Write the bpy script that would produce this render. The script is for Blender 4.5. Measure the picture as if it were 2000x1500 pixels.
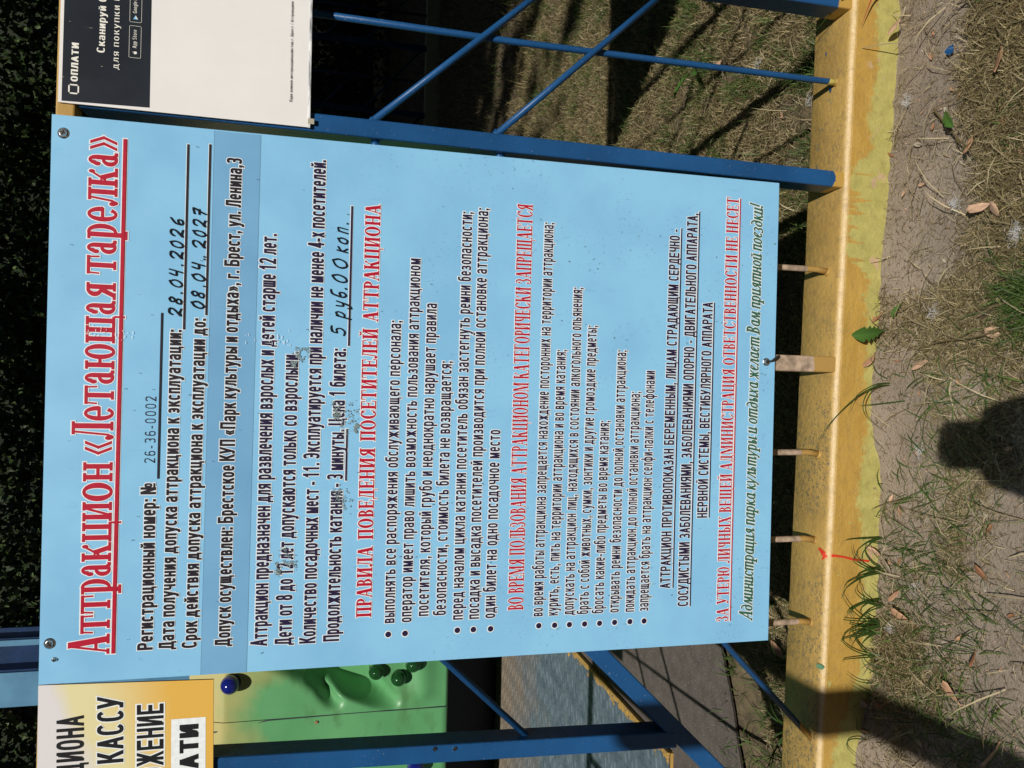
import bpy, bmesh, math, random
import numpy as np
from mathutils import Vector, Matrix, noise
TAU = math.tau
random.seed(7); rng = np.random.default_rng(7)
for o in list(bpy.data.objects): bpy.data.objects.remove(o)
scene = bpy.context.scene; col = scene.collection

# ------------------------------------------------------------------ camera, sky, sun, exposure
BZ = .191                                            # height of the board's lower edge
CAM = Vector((.3841, -1.0504, .8568))
VD = Vector((-.00115, .97220, -.23413)).normalized()  # view direction
UP = Vector((.99973, .0068, .0233)); UP = (UP-VD*UP.dot(VD)).normalized()   # the phone lies on its side: picture-up is world-right
cd = bpy.data.cameras.new('camera'); cam = bpy.data.objects.new('camera', cd); col.objects.link(cam)
XR = UP.cross(-VD)
cam.matrix_world = Matrix(((XR.x, UP.x, -VD.x, CAM.x), (XR.y, UP.y, -VD.y, CAM.y), (XR.z, UP.z, -VD.z, CAM.z), (0, 0, 0, 1)))
cd.sensor_width = 36; cd.lens = 36*1502/2000; cd.clip_start = .01; cd.clip_end = 400
cd.dof.use_dof = False
scene.camera = cam
SUN_EL, SUN_AZ = math.radians(43.3), math.radians(3.9)   # behind the camera, a touch to its right
w = bpy.data.worlds.new('World'); scene.world = w; w.use_nodes = True
nt = w.node_tree; sky = nt.nodes.new('ShaderNodeTexSky'); sky.sky_type = 'NISHITA'; sky.sun_disc = False
sky.sun_elevation = SUN_EL; sky.sun_rotation = math.pi-SUN_AZ; sky.air_density = 1.; sky.dust_density = .8
nt.links.new(sky.outputs[0], nt.nodes['Background'].inputs[0]); nt.nodes['Background'].inputs[1].default_value = .05
sd = bpy.data.lights.new('sun', 'SUN'); sd.energy = 4.1; sd.angle = math.radians(.53); sd.color = (1., .955, .88)
so = bpy.data.objects.new('sun', sd); col.objects.link(so); so.location = (1, -4, 6)
SDIR = Vector((-math.sin(SUN_AZ)*math.cos(SUN_EL), math.cos(SUN_AZ)*math.cos(SUN_EL), -math.sin(SUN_EL)))
so.rotation_euler = SDIR.to_track_quat('-Z', 'Y').to_euler()
scene.view_settings.view_transform = 'Standard'; scene.view_settings.look = 'None'
scene.view_settings.exposure = 0.; scene.view_settings.gamma = 1.; scene.view_settings.use_curve_mapping = False
scene.render.engine = 'CYCLES'; scene.cycles.max_bounces = 6

# ------------------------------------------------------------------ helpers
def tag(o, label=None, cat=None, group=None, kind=None):
    if label: o['label'] = label
    if cat: o['category'] = cat
    if group: o['group'] = group
    if kind: o['kind'] = kind
    return o
def link(o, parent=None):
    col.objects.link(o)
    if parent: o.parent = parent
    return o
def thing(name, label, cat, loc=(0, 0, 0), group=None, rot=(0, 0, 0)):
    o = bpy.data.objects.new(name, None); link(o); o.location = loc; o.rotation_euler = rot; o.empty_display_size = .05
    return tag(o, label, cat, group)
def mesh(name, v, f, mats, parent=None, mi=None, smooth=False, loc=None, rot=None):
    me = bpy.data.meshes.new(name); me.from_pydata(v, [], f)
    for m in (mats if isinstance(mats, (list, tuple)) else [mats]): me.materials.append(m)
    if mi is not None: me.polygons.foreach_set('material_index', mi)
    if smooth: me.polygons.foreach_set('use_smooth', [True]*len(me.polygons))
    me.update(); o = bpy.data.objects.new(name, me); link(o, parent)
    if loc: o.location = loc
    if rot: o.rotation_euler = rot
    return o
def from_bm(name, bm, mats, parent=None, smooth=False):
    me = bpy.data.meshes.new(name); bmesh.ops.recalc_face_normals(bm, faces=bm.faces); bm.to_mesh(me); bm.free()
    for m in (mats if isinstance(mats, (list, tuple)) else [mats]): me.materials.append(m)
    if smooth: me.polygons.foreach_set('use_smooth', [True]*len(me.polygons))
    return link(bpy.data.objects.new(name, me), parent)
def box_bm(bm, x0, y0, z0, x1, y1, z1, bev=0., mat=0):
    r = bmesh.ops.create_cube(bm, size=1.)
    vs = r['verts']
    bmesh.ops.scale(bm, vec=(x1-x0, y1-y0, z1-z0), verts=vs); bmesh.ops.translate(bm, vec=((x0+x1)/2, (y0+y1)/2, (z0+z1)/2), verts=vs)
    if bev: bmesh.ops.bevel(bm, geom=list({e for v in vs for e in v.link_edges}), offset=bev, segments=2, affect='EDGES', profile=.5)
def bar(name, a, b, wx, wy, mat, parent=None, bev=.0025, roll=0.):
    """square tube between two points; wx across, wy deep (towards +y)"""
    a, b = Vector(a), Vector(b); d = b-a; L = d.length; bm = bmesh.new(); box_bm(bm, -wx/2, -wy/2, 0, wx/2, wy/2, L, bev)
    z = d.normalized(); y = Vector((0, 1, 0)); y = (y-z*y.dot(z)).normalized() if abs(z.y) < .95 else Vector((0, 0, 1)); x = y.cross(z)
    M = Matrix(((x.x, y.x, z.x, a.x), (x.y, y.y, z.y, a.y), (x.z, y.z, z.z, a.z), (0, 0, 0, 1)))
    bmesh.ops.transform(bm, matrix=M, verts=bm.verts)
    return from_bm(name, bm, mat, parent)
def tube_data(pts, rad, n=8, v=None, f=None, cap=True):
    v = [] if v is None else v; f = [] if f is None else f; base = len(v); P = [Vector(p) for p in pts]
    if not isinstance(rad, (list, tuple)): rad = [rad]*len(P)
    up = Vector((0, 0, 1)) if abs((P[-1]-P[0]).normalized().z) < .9 else Vector((0, 1, 0))
    for i, p in enumerate(P):
        t = (P[min(i+1, len(P)-1)]-P[max(i-1, 0)]).normalized(); a = t.cross(up).normalized(); b = t.cross(a)
        for k in range(n):
            q = p+(a*math.cos(k*TAU/n)+b*math.sin(k*TAU/n))*rad[i]; v.append(tuple(q))
    for i in range(len(P)-1):
        for k in range(n):
            f.append((base+i*n+k, base+i*n+(k+1) % n, base+(i+1)*n+(k+1) % n, base+(i+1)*n+k))
    if cap: f.append(tuple(base+k for k in range(n))[::-1]); f.append(tuple(base+(len(P)-1)*n+k for k in range(n)))
    return v, f
def tube(name, pts, rad, mat, parent=None, n=8):
    v, f = tube_data(pts, rad, n); return mesh(name, v, f, mat, parent, smooth=True)
def np_mesh(name, V, F4=None, F3=None, mats=None, attr=None, parent=None, smooth=False):
    """big meshes straight from numpy"""
    me = bpy.data.meshes.new(name); me.vertices.add(len(V)); me.vertices.foreach_set('co', V.astype(np.float32).ravel())
    idx = []; tot = []
    if F4 is not None and len(F4): idx.append(F4.ravel()); tot.append(np.full(len(F4), 4))
    if F3 is not None and len(F3): idx.append(F3.ravel()); tot.append(np.full(len(F3), 3))
    idx = np.concatenate(idx).astype(np.int32); tot = np.concatenate(tot).astype(np.int32)
    st = np.concatenate([[0], np.cumsum(tot)[:-1]]).astype(np.int32)
    me.loops.add(len(idx)); me.loops.foreach_set('vertex_index', idx); me.polygons.add(len(tot)); me.polygons.foreach_set('loop_start', st)
    me.update(calc_edges=True)
    if smooth: me.polygons.foreach_set('use_smooth', np.ones(len(tot), bool))
    if attr is not None:
        a = me.attributes.new('rnd', 'FLOAT', 'POINT'); a.data.foreach_set('value', attr.astype(np.float32))
    for m in (mats if isinstance(mats, (list, tuple)) else [mats]): me.materials.append(m)
    me.validate(); return link(bpy.data.objects.new(name, me), parent)

class M:
    """small wrapper for building node materials"""
    def __init__(s, name, color=(.5, .5, .5), rough=.6, spec=.5, metal=0.):
        s.m = bpy.data.materials.new(name); s.m.use_nodes = True; s.t = s.m.node_tree; s.b = s.t.nodes['Principled BSDF']
        s.b.inputs['Roughness'].default_value = rough; s.b.inputs['Specular IOR Level'].default_value = spec; s.b.inputs['Metallic'].default_value = metal
        s.b.inputs['Base Color'].default_value = (*color, 1); s.c = None; s.co = None
    def n(s, t, **k):
        n = s.t.nodes.new(t)
        for a, b in k.items(): setattr(n, a, b)
        return n
    def l(s, a, b): s.t.links.new(a, b)
    def coord(s, world=False):
        if world: g = s.n('ShaderNodeNewGeometry'); return g.outputs['Position']
        if s.co is None: s.co = s.n('ShaderNodeTexCoord').outputs['Object']
        return s.co
    def noise(s, scale, detail=4, stretch=(1, 1, 1), rough=.55, off=(0, 0, 0), world=False):
        mp = s.n('ShaderNodeMapping'); mp.inputs['Scale'].default_value = stretch; mp.inputs['Location'].default_value = off; s.l(s.coord(world), mp.inputs[0])
        n = s.n('ShaderNodeTexNoise'); n.inputs['Scale'].default_value = scale; n.inputs['Detail'].default_value = detail; n.inputs['Roughness'].default_value = rough
        s.l(mp.outputs[0], n.inputs['Vector']); return n.outputs['Fac']
    def ramp(s, fac, lo, hi, a=0., b=1.):
        r = s.n('ShaderNodeMapRange'); r.inputs[1].default_value = lo; r.inputs[2].default_value = hi; r.inputs[3].default_value = a; r.inputs[4].default_value = b
        s.l(fac, r.inputs[0]); return r.outputs[0]
    def math(s, op, a, b=None):
        n = s.n('ShaderNodeMath', operation=op)
        for i, q in enumerate((a, b)):
            if q is None: continue
            if isinstance(q, (int, float)): n.inputs[i].default_value = q
            else: s.l(q, n.inputs[i])
        return n.outputs[0]
    def mix(s, fac, a, b):
        n = s.n('ShaderNodeMix', data_type='RGBA')
        if isinstance(fac, (int, float)): n.inputs[0].default_value = fac
        else: s.l(fac, n.inputs[0])
        for i, q in ((6, a), (7, b)):
            if isinstance(q, tuple): n.inputs[i].default_value = (*q, 1)
            else: s.l(q, n.inputs[i])
        return n.outputs[2]
    def xyz(s, world=False):
        n = s.n('ShaderNodeSeparateXYZ'); s.l(s.coord(world), n.inputs[0]); return n.outputs
    def out(s, c):
        if isinstance(c, tuple): s.b.inputs['Base Color'].default_value = (*c, 1)
        else: s.l(c, s.b.inputs['Base Color'])
        return s
    def bump(s, fac, strength=.3, dist=.001):
        b = s.n('ShaderNodeBump'); b.inputs['Strength'].default_value = strength; b.inputs['Distance'].default_value = dist
        s.l(fac, b.inputs['Height']); s.l(b.outputs[0], s.b.inputs['Normal']); return s
    def rough(s, f): s.l(f, s.b.inputs['Roughness']); return s
    def attr(s, name='rnd'):
        n = s.n('ShaderNodeAttribute'); n.attribute_name = name; return n.outputs['Fac']

# ------------------------------------------------------------------ materials
def paint(name, c, dark=.75, rough=.38, scale=9, dirt=None, ochre_below=None, ochre=(.50, .31, .075), world_z=True):
    k = M(name, c, rough, .3)
    n1 = k.noise(scale, 5); base = k.mix(k.ramp(n1, .35, .7), tuple(q*dark for q in c), c)
    speck = k.ramp(k.noise(420, 2, off=(3, 1, 2)), .70, .74); base = k.mix(k.math('MULTIPLY', speck, .55), base, (.45, .45, .42))
    if ochre_below is not None:
        z = k.xyz(True)[2]; zz = k.math('ADD', z, k.ramp(k.noise(60, 3), 0, 1, -.008, .008))
        base = k.mix(k.ramp(zz, ochre_below-.0006, ochre_below+.0006, 1, 0), base, ochre)
    k.out(base).bump(k.math('ADD', k.noise(70, 4), k.math('MULTIPLY', k.noise(26, 3, (1, 1, .25)), 1.5)), .45, .0012)
    return k.m
BLUE = (.014, .092, .26)
m_blue = paint('blue_paint', BLUE, .72)
m_blue_post = paint('blue_post_paint', BLUE, .72, ochre_below=.091)
m_blue_low = paint('blue_low_paint', BLUE, .72, ochre_below=.118, ochre=(.42, .26, .075))
m_blue_rod = paint('blue_rod_paint', BLUE, .72, ochre_below=.084, ochre=(.62, .55, .16))
m_cream = paint('primer_paint', (.56, .42, .31), .45, .7, scale=75, ochre_below=.119, ochre=(.42, .26, .075))
m_ochre = paint('ochre_paint', (.52, .32, .09), .7, .5)
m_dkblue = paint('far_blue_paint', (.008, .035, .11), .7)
m_white = M('white_edge', (.75, .74, .72), .5).m
m_black = M('black_plastic', (.02, .02, .022), .4).m
m_metal = M('screw_steel', (.62, .62, .62), .25, .5, 1.).m
def ink(name, c, r=.45):
    k = M(name, c, r, .22); k.out(k.mix(k.ramp(k.noise(160, 3), .3, .75), tuple(q*1.2+.003 for q in c), c)); return k.m
i_red, i_dark, i_navy, i_green = ink('ink_red', (.40, .007, .030)), ink('ink_dark', (.016, .012, .020)), ink('ink_navy', (.018, .012, .045)), ink('ink_green', (.03, .11, .075))
i_halo = ink('ink_white', (.74, .78, .80)); i_pen = ink('ink_marker', (.012, .012, .016), .3); i_cream = ink('ink_cream', (.75, .74, .68)); i_black = ink('ink_black', (.012, .012, .014))
i_sky = ink('ink_sky', (.22, .50, .75))

k = M('board_print', (.27, .56, .80), .42, .3); z = k.xyz()[2]; x = k.xyz()[0]
sm = k.ramp(k.noise(7, 5, off=(1, 0, 4)), .42, .68); sm = k.math('MAXIMUM', sm, k.ramp(k.noise(34, 5, (1, 1, .25), off=(2, 0, 7), rough=.7), .60, .74)); c = k.mix(sm, (.262, .575, .85), (.218, .50, .775))
fl = k.ramp(k.noise(210, 4, (1, 1, .7), off=(5, 0, 0), rough=.65), .60, .66); pm = k.ramp(k.noise(11, 3, off=(9, 0, 2)), .46, .6); lowz = k.ramp(z, .75, .25)
c = k.mix(k.math('MULTIPLY', k.math('MULTIPLY', fl, pm), k.math('ADD', k.math('MULTIPLY', lowz, .6), .08)), c, (.07, .14, .17))
gr = k.ramp(k.noise(1500, 1), .3, .7, -.03, .03); hs = k.n('ShaderNodeHueSaturation'); k.l(k.math('ADD', gr, 1.), hs.inputs['Value']); k.l(c, hs.inputs['Color'])
k.out(hs.outputs[0]).bump(k.noise(260, 3), .05, .0004); k.rough(k.ramp(k.noise(14, 4), .3, .7, .30, .46)); m_board = k.m
k = M('sticker_print', (.19, .43, .68), .45, .3); c = k.mix(k.ramp(k.noise(9, 5), .35, .7), (.185, .42, .67), (.15, .36, .60)); k.out(c).bump(k.noise(300, 2), .05, .0003); m_sticker = k.m
k = M('poster_print', (.8, .6, .2), .4); x, _, z = k.xyz()
g = k.math('ADD', k.math('MULTIPLY', k.ramp(z, 1.0, .80), 1.15), k.ramp(x, -.16, .0, -.15, .12)); g = k.math('ADD', g, k.ramp(k.noise(9, 3), .3, .7, -.07, .07))
c = k.mix(k.ramp(g, .18, .32), (.72, .70, .72), (.76, .69, .38)); c = k.mix(k.ramp(g, .48, .95), c, (.75, .45, .085)); k.out(c); m_poster = k.m
k = M('placard_paper', (.72, .71, .69), .35); k.out(k.mix(k.ramp(k.noise(10, 4), .3, .7), (.84, .83, .82), (.78, .77, .765))); m_paper = k.m
k = M('placard_header', (.012, .017, .026), .38, .25); c = k.mix(k.ramp(k.noise(12, 4), .4, .75), (.012, .016, .024), (.024, .030, .042))
sc = k.ramp(k.noise(240, 3, (1, 1, .2)), .72, .74); k.out(k.mix(k.math('MULTIPLY', sc, .5), c, (.5, .48, .35))); m_header = k.m
k = M('clear_edge', (.75, .77, .78), .12, .8); k.out(k.mix(k.ramp(k.noise(30, 3, (1, 1, 5)), .4, .6), (.25, .26, .28), (.85, .87, .88))); m_clear = k.m
k = M('tape_residue', (.2, .24, .23), .8); k.out(k.mix(k.ramp(k.noise(900, 3), .4, .6), (.14, .20, .21), (.32, .42, .44))); m_res = k.m

k = M('kerb_paint', (.5, .3, .08), .42); X, Y, Z = k.xyz(True)
nrm = k.n('ShaderNodeNewGeometry'); sx = k.n('ShaderNodeSeparateXYZ'); k.l(nrm.outputs['True Normal'], sx.inputs[0]); top = k.ramp(sx.outputs[2], .75, .95)
oc = k.mix(k.ramp(k.noise(16, 5, (1, 1, 2), world=True), .3, .7), (.40, .24, .050), (.50, .31, .070))
st = k.ramp(k.noise(14, 5, (1, 1, 14), world=True, off=(4, 0, 0)), .52, .75); oc = k.mix(k.math('MULTIPLY', st, .35), oc, (.62, .45, .12))
lem = k.mix(k.ramp(k.noise(40, 5, world=True), .35, .7), (.38, .355, .11), (.50, .46, .15))
edge = k.math('ADD', k.ramp(k.noise(7, 3, (1, 1, .3), world=True), .3, .7, -.012, .016), k.ramp(k.noise(90, 6, world=True, off=(2, 2, 2), rough=.75), .3, .7, -.011, .011))
patch = k.math('MULTIPLY', k.ramp(X, .56, .60), k.ramp(X, .77, .735)); patch = k.math('MULTIPLY', patch, k.ramp(k.noise(30, 5, (2.5, 1, .25), world=True), .34, .46, 0, .042))
thr = k.math('ADD', k.math('ADD', .027, edge), patch)
thr = k.math('ADD', thr, k.ramp(X, -.05, -.19, 0, .045))
fr = k.ramp(k.math('SUBTRACT', Z, thr), -.004, .004, .92, 0)
chip = k.ramp(k.noise(46, 4, world=True, off=(7, 1, 0)), .655, .665); fr = k.math('MAXIMUM', fr, k.math('MULTIPLY', chip, k.ramp(X, .9, .6, .2, .9)))
pink = k.ramp(k.noise(26, 5, (1, 1, 1.2), world=True, off=(0, 3, 8)), .62, .66); pz = k.math('MULTIPLY', pink, k.ramp(Z, .045, .03))
front = k.mix(fr, oc, lem); front = k.mix(pz, front, (.52, .36, .22))
topc = k.mix(k.ramp(k.noise(12, 5, world=True, off=(1, 1, 1)), .35, .7), (.46, .295, .085), (.57, .375, .11))
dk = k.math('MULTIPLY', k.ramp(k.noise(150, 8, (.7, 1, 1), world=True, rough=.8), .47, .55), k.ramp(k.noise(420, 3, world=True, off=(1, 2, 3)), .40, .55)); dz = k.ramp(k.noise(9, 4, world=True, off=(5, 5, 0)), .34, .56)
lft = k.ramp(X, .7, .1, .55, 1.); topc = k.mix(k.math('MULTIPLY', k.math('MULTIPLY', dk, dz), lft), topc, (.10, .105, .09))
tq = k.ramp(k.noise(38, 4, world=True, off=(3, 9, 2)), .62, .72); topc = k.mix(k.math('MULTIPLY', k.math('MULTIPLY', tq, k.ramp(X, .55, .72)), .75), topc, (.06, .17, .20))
rnd_ = k.math('MULTIPLY', k.ramp(sx.outputs[2], .15, .45), k.ramp(sx.outputs[2], .97, .75)); worn = k.mix(k.ramp(k.noise(220, 4, world=True), .35, .7), (.62, .44, .20), (.70, .55, .32))  # rounded edge: wear, with its bright highlight painted into the same colour
allc = k.mix(top, front, topc); allc = k.mix(k.math('MULTIPLY', rnd_, .85), allc, worn)
sp = k.ramp(k.noise(600, 2, world=True), .66, .70); allc = k.mix(k.math('MULTIPLY', sp, .5), allc, (.12, .10, .06))
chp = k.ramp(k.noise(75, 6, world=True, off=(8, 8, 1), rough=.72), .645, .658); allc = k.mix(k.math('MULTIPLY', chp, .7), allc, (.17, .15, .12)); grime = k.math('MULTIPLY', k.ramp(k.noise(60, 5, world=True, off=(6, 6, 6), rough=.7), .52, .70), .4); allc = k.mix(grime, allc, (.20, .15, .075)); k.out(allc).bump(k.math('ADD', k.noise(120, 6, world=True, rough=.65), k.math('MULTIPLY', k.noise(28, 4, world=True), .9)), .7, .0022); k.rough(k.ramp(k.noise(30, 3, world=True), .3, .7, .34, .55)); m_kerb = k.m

k = M('soil', (.2, .17, .14), .95, .1); n1 = k.noise(6, 6, world=True); n2 = k.noise(160, 5, world=True, off=(3, 0, 0))
c = k.mix(k.ramp(n1, .35, .65), (.275, .225, .175), (.375, .31, .245)); c = k.mix(k.ramp(n2, .54, .70), c, (.14, .105, .075)); c = k.mix(k.ramp(k.noise(330, 3, world=True, off=(0, 4, 0)), .64, .70), c, (.34, .30, .25))
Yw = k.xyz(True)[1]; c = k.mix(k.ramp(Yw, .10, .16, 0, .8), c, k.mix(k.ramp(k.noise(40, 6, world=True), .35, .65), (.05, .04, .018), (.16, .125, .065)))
vo = k.n('ShaderNodeTexVoronoi'); vo.inputs['Scale'].default_value = 260; k.l(k.coord(True), vo.inputs['Vector']); k.out(k.mix(k.ramp(vo.outputs['Distance'],   .12, .02, 0, .15), c, (.10, .075, .055))).bump(k.math('ADD', k.noise(260, 7, world=True, rough=.7), k.math('MULTIPLY', vo.outputs['Distance'], .15)), .9, .0035); m_soil = k.m
k = M('asphalt', (.07, .065, .06), .9, .2); c = k.mix(k.ramp(k.noise(30, 5, world=True), .3, .7), (.085, .074, .066), (.125, .108, .096)); c = k.mix(k.ramp(k.noise(330, 2, world=True), .64, .68), c, (.26, .25, .23))
k.out(c).bump(k.noise(260, 4, world=True), .7, .002); m_asph = k.m
def blade_mat(name, a, b, tr=.25, r=.6):
    k = M(name, a, r, .25); k.out(k.mix(k.ramp(k.attr(), 0, 1), a, b)); t = k.n('ShaderNodeBsdfTranslucent'); k.l(k.mix(k.ramp(k.attr(), 0, 1), a, b), t.inputs[0])
    mx = k.n('ShaderNodeMixShader'); mx.inputs[0].default_value = tr; k.l(k.b.outputs[0], mx.inputs[1]); k.l(t.outputs[0], mx.inputs[2]); k.l(mx.outputs[0], k.t.nodes['Material Output'].inputs[0]); return k.m
m_straw = blade_mat('straw', (.14, .105, .05), (.56, .47, .29), .12)
m_thatch = blade_mat('thatch', (.065, .050, .020), (.37, .30, .145), .12)
m_green = blade_mat('green_blade', (.035, .075, .015), (.13, .20, .05), .3, .45)
m_leafgreen = blade_mat('broad_leaf', (.07, .16, .03), (.10, .22, .045), .3, .45)
def dry_leaf(name, c):
    k = M(name, c, .6, .3); kk = k.mix(k.ramp(k.noise(90, 4, (1, 6, 1)), .3, .7), tuple(q*.62 for q in c), tuple(min(1, q*1.25) for q in c)); k.out(kk).bump(k.noise(120, 3, (.3, 8, 1)), .5, .001); return k.m
m_dry = [dry_leaf('dry_leaf_brown', (.40, .23, .135)), dry_leaf('dry_leaf_tan', (.50, .32, .21)), dry_leaf('dry_leaf_rust', (.36, .17, .09)), dry_leaf('dry_leaf_pale', (.42, .36, .27))]
m_red = M('red_drip', (.62, .045, .02), .35).m
m_fluff = M('seed_fluff', (.5, .5, .5), .8).m
# ------------------------------------------------------------------ lettering
SER = {}
def _glyphs():
    """serif capitals, cap height 1.  primitives: R rect, D slanted bar, B elliptic ring sector, O ball"""
    S, T, F, K = .19, .05, .045, .075      # stem, thin, foot height, foot overhang
    def V(x, H=1., y0=0., s=S, ft=True, fb=True):
        o = [('R', x, y0, x+s, H)]
        if fb: o.append(('R', x-K, y0, x+s+K, y0+F))
        if ft: o.append(('R', x-K, H-F, x+s+K, H))
        return o
    def drop(x, H, d=-1, L=.2):            # small vertical beak at the end of an arm
        return [('D', x-.02, H, x-.045*0, H+d*L, .04)]
    def mk(H, S_):
        S = S_; g = {}; a = K
        x2 = a+S+.27
        two = V(a, H, s=S)+V(x2, H, s=S)
        W2 = x2+S+K
        g['П'] = (two+[('R', a+S, H-T, x2, H)], W2)
        g['Н'] = (two+[('R', a+S, H*.5-T/2, x2, H*.5+T/2)], W2)
        g['И'] = (two+[('D', a+S-.02, H*.1, x2-.05, H*.88, .07)], W2)
        g['Й'] = (g['И'][0]+[('B', W2/2, H+.25, .17, .16, .06, .07, 190, 350)], W2)
        g['Р'] = (V(a, H, s=S)+[('B', a+S, H*.735, .32, H*.265, .17, T, -90, 90)], a+S+.33)
        g['Ь'] = (V(a, H, s=S)+[('B', a+S, H*.28, .32, H*.28, .17, T, -90, 90)], a+S+.34)
        g['Ы'] = (g['Ь'][0]+V(a+S+.42, H, s=S), a+S+.42+S+K)
        g['В'] = (V(a, H, s=S)+[('B', a+S, H*.755, .27, H*.245, .16, T, -90, 90),
                           ('B', a+S, H*.28, .33, H*.28, .17, T, -90, 90)], a+S+.36)
        g['А'] = ([('D', .07, 0, .33, H, .06), ('D', .50, 0, .29, H, S+.03), ('R', .17, H*.3, .52, H*.3+T),
                   ('R', 0, 0, .2, F), ('R', .42, 0, .80, F)], .80)
        g['Г'] = (V(a, H, s=S)+[('R', a+S, H-T, .62, H), ('D', .585, H-.26, .56, H, .05)], .64)
        g['Е'] = (V(a, H, s=S)+[('R', a+S, H-T, .60, H), ('D', .565, H-.24, .54, H, .05), ('R', a+S, 0, .64, T),
                  ('D', .59, 0, .62, .27, .045), ('R', a+S, H*.5-T/2, .48, H*.5+T/2), ('R', .46, H*.36, .5, H*.64)], .66)
        g['Д'] = (V(.46, H, s=S, fb=False)+[('D', .16, T, .30, H, .06), ('R', .22, H-T, .46, H), ('R', .03, 0, .76, T),
                  ('R', .03, -.2, .075, 0), ('R', .715, -.2, .76, 0)], .78)
        g['Л'] = (V(.46, H, s=S)+[('D', .17, .1, .30, H, .06), ('R', .22, H-T, .46, H), ('B', .105, .13, .10, .15, .06, .07, 180, 360), ('O', .07, .1, .075)], .72)
        g['О'] = ([('B', .38, H/2, .37, H/2+.015, .2, T, 0, 360)], .78)
        g['С'] = ([('B', .38, H/2, .36, H/2+.015, .2, T, 42, 318), ('R', .60, H*.7, .645, H+.01), ('D', .6, .17, .68, .3, .05)], .70)
        g['Т'] = (V(.29, H, s=S, ft=False)+[('R', .02, H-T, .75, H), ('D', .02, H-.28, .05, H, .045), ('D', .70, H-.28, .68, H, .045)], .77)
        g['К'] = (V(a, H, s=S)+[('D', a+S, H*.42, .56, H*.93, .06), ('O', .60, H*.9, .065), ('D', .48, 0, .27, H*.58, S), ('R', .42, 0, .76, F)], .76)
        g['М'] = (V(a, H, s=.06)+V(.72, H, s=S)+[('D', .42, .02, .08, H, S), ('D', .44, .02, .72, H, .06)], .99)
        g['З'] = ([('B', .22, H*.75, .26, H*.26, .16, T, -90, 130), ('B', .22, H*.27, .31, H*.285, .17, T, -130, 90), ('O', .09, H*.78, .075), ('O', .08, H*.2, .075)], .57)
        g['У'] = ([('D', .28, .25, .05, H, S), ('D', .30, .12, .60, H, .055), ('R', 0, H-F, .31, H), ('R', .50, H-F, .74, H), ('O', .19, .09, .085), ('B', .24, .15, .13, .15, .05, .06, 250, 350)], .72)
        g['Х'] = ([('D', .48, 0, .08, H, S+.02), ('D', .09, 0, .58, H, .06), ('R', 0, 0, .25, F), ('R', .40, 0, .76, F), ('R', .02, H-F, .34, H), ('R', .5, H-F, .74, H)], .76)
        g['Ц'] = (two+[('R', a+S, 0, x2, T), ('R', x2+S, 0, W2+.03, T), ('D', W2-.02, -.24, W2-.02, 0, .06)], W2+.04)
        x3 = a+2*S+.40; W3 = x3+S+K
        g['Щ'] = (V(a, H, s=S)+V(a+S+.20, H, s=S)+V(x3, H, s=S)+[('R', a+S, 0, x3, T), ('D', W3-.02, -.24, W3-.02, 0, .06)], W3+.03)
        g['Ч'] = (V(.42, H, s=S)+[('B', .42, H*.72, .33, H*.3, .18, T, 180, 270), ('R', .1, H*.7, .26, H), ('R', .02, H-F, .34, H), ('R', .42, H*.42, .44, H*.47)], .70)
        g['Ю'] = (V(a, H, s=S)+[('R', a+S, H*.5-T/2, .42, H*.5+T/2), ('B', .70, H/2, .30, H/2+.015, .17, T, 0, 360)], 1.02)
        g['Я'] = (V(.42, H, s=S)+[('B', .42, H*.735, .30, H*.265, .17, T, 90, 270), ('D', .06, 0, .30, H*.48, .17), ('R', 0, 0, .26, F)], .70)
        return g
    SER.update(mk(1., S))
    low = mk(.70, .17)
    for c, l in zip('ЬЫВДОКМЗУХЦЩЧЮЯНИЙТПЛС', 'ьывдокмзухцщчюянийтплс'): SER[l] = low[c]
    h = .70
    SER['е'] = ([('B', .31, h/2, .29, h/2+.01, .16, T, 0, 318), ('R', .14, h*.5-T/2, .56, h*.5+T/2)], .63)
    SER['р'] = ([('R', .09, -.26, .26, h), ('R', .0, h-F, .12, h), ('R', .01, -.27, .34, -.22), ('B', .27, h/2, .33, h/2+.01, .17, T, -105, 105)], .65)
    SER['а'] = ([('R', .30, .08, .46, h*.72), ('B', .27, h*.72, .19, h*.29, .15, T, 0, 165), ('O', .12, h*.72, .075), ('B', .30, h*.27, .26, h*.27, .15, T, 75, 300), ('D', .46, 0, .34, .14, .1), ('R', .48, .0, .58, .06)], .60)
    for c, s in (('«', 1), ('»', -1)):
        o = []
        for k in (0, .24):
            if s > 0: o += [('D', .22+k, .03, .02+k, h/2, .09), ('D', .02+k, h/2, .22+k, h-.03, .09)]
            else: o += [('D', .06+k, .03, .26+k, h/2, .09), ('D', .26+k, h/2, .06+k, h-.03, .09)]
        SER[c] = (o, .58)
_glyphs()
ITA = {}
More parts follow.
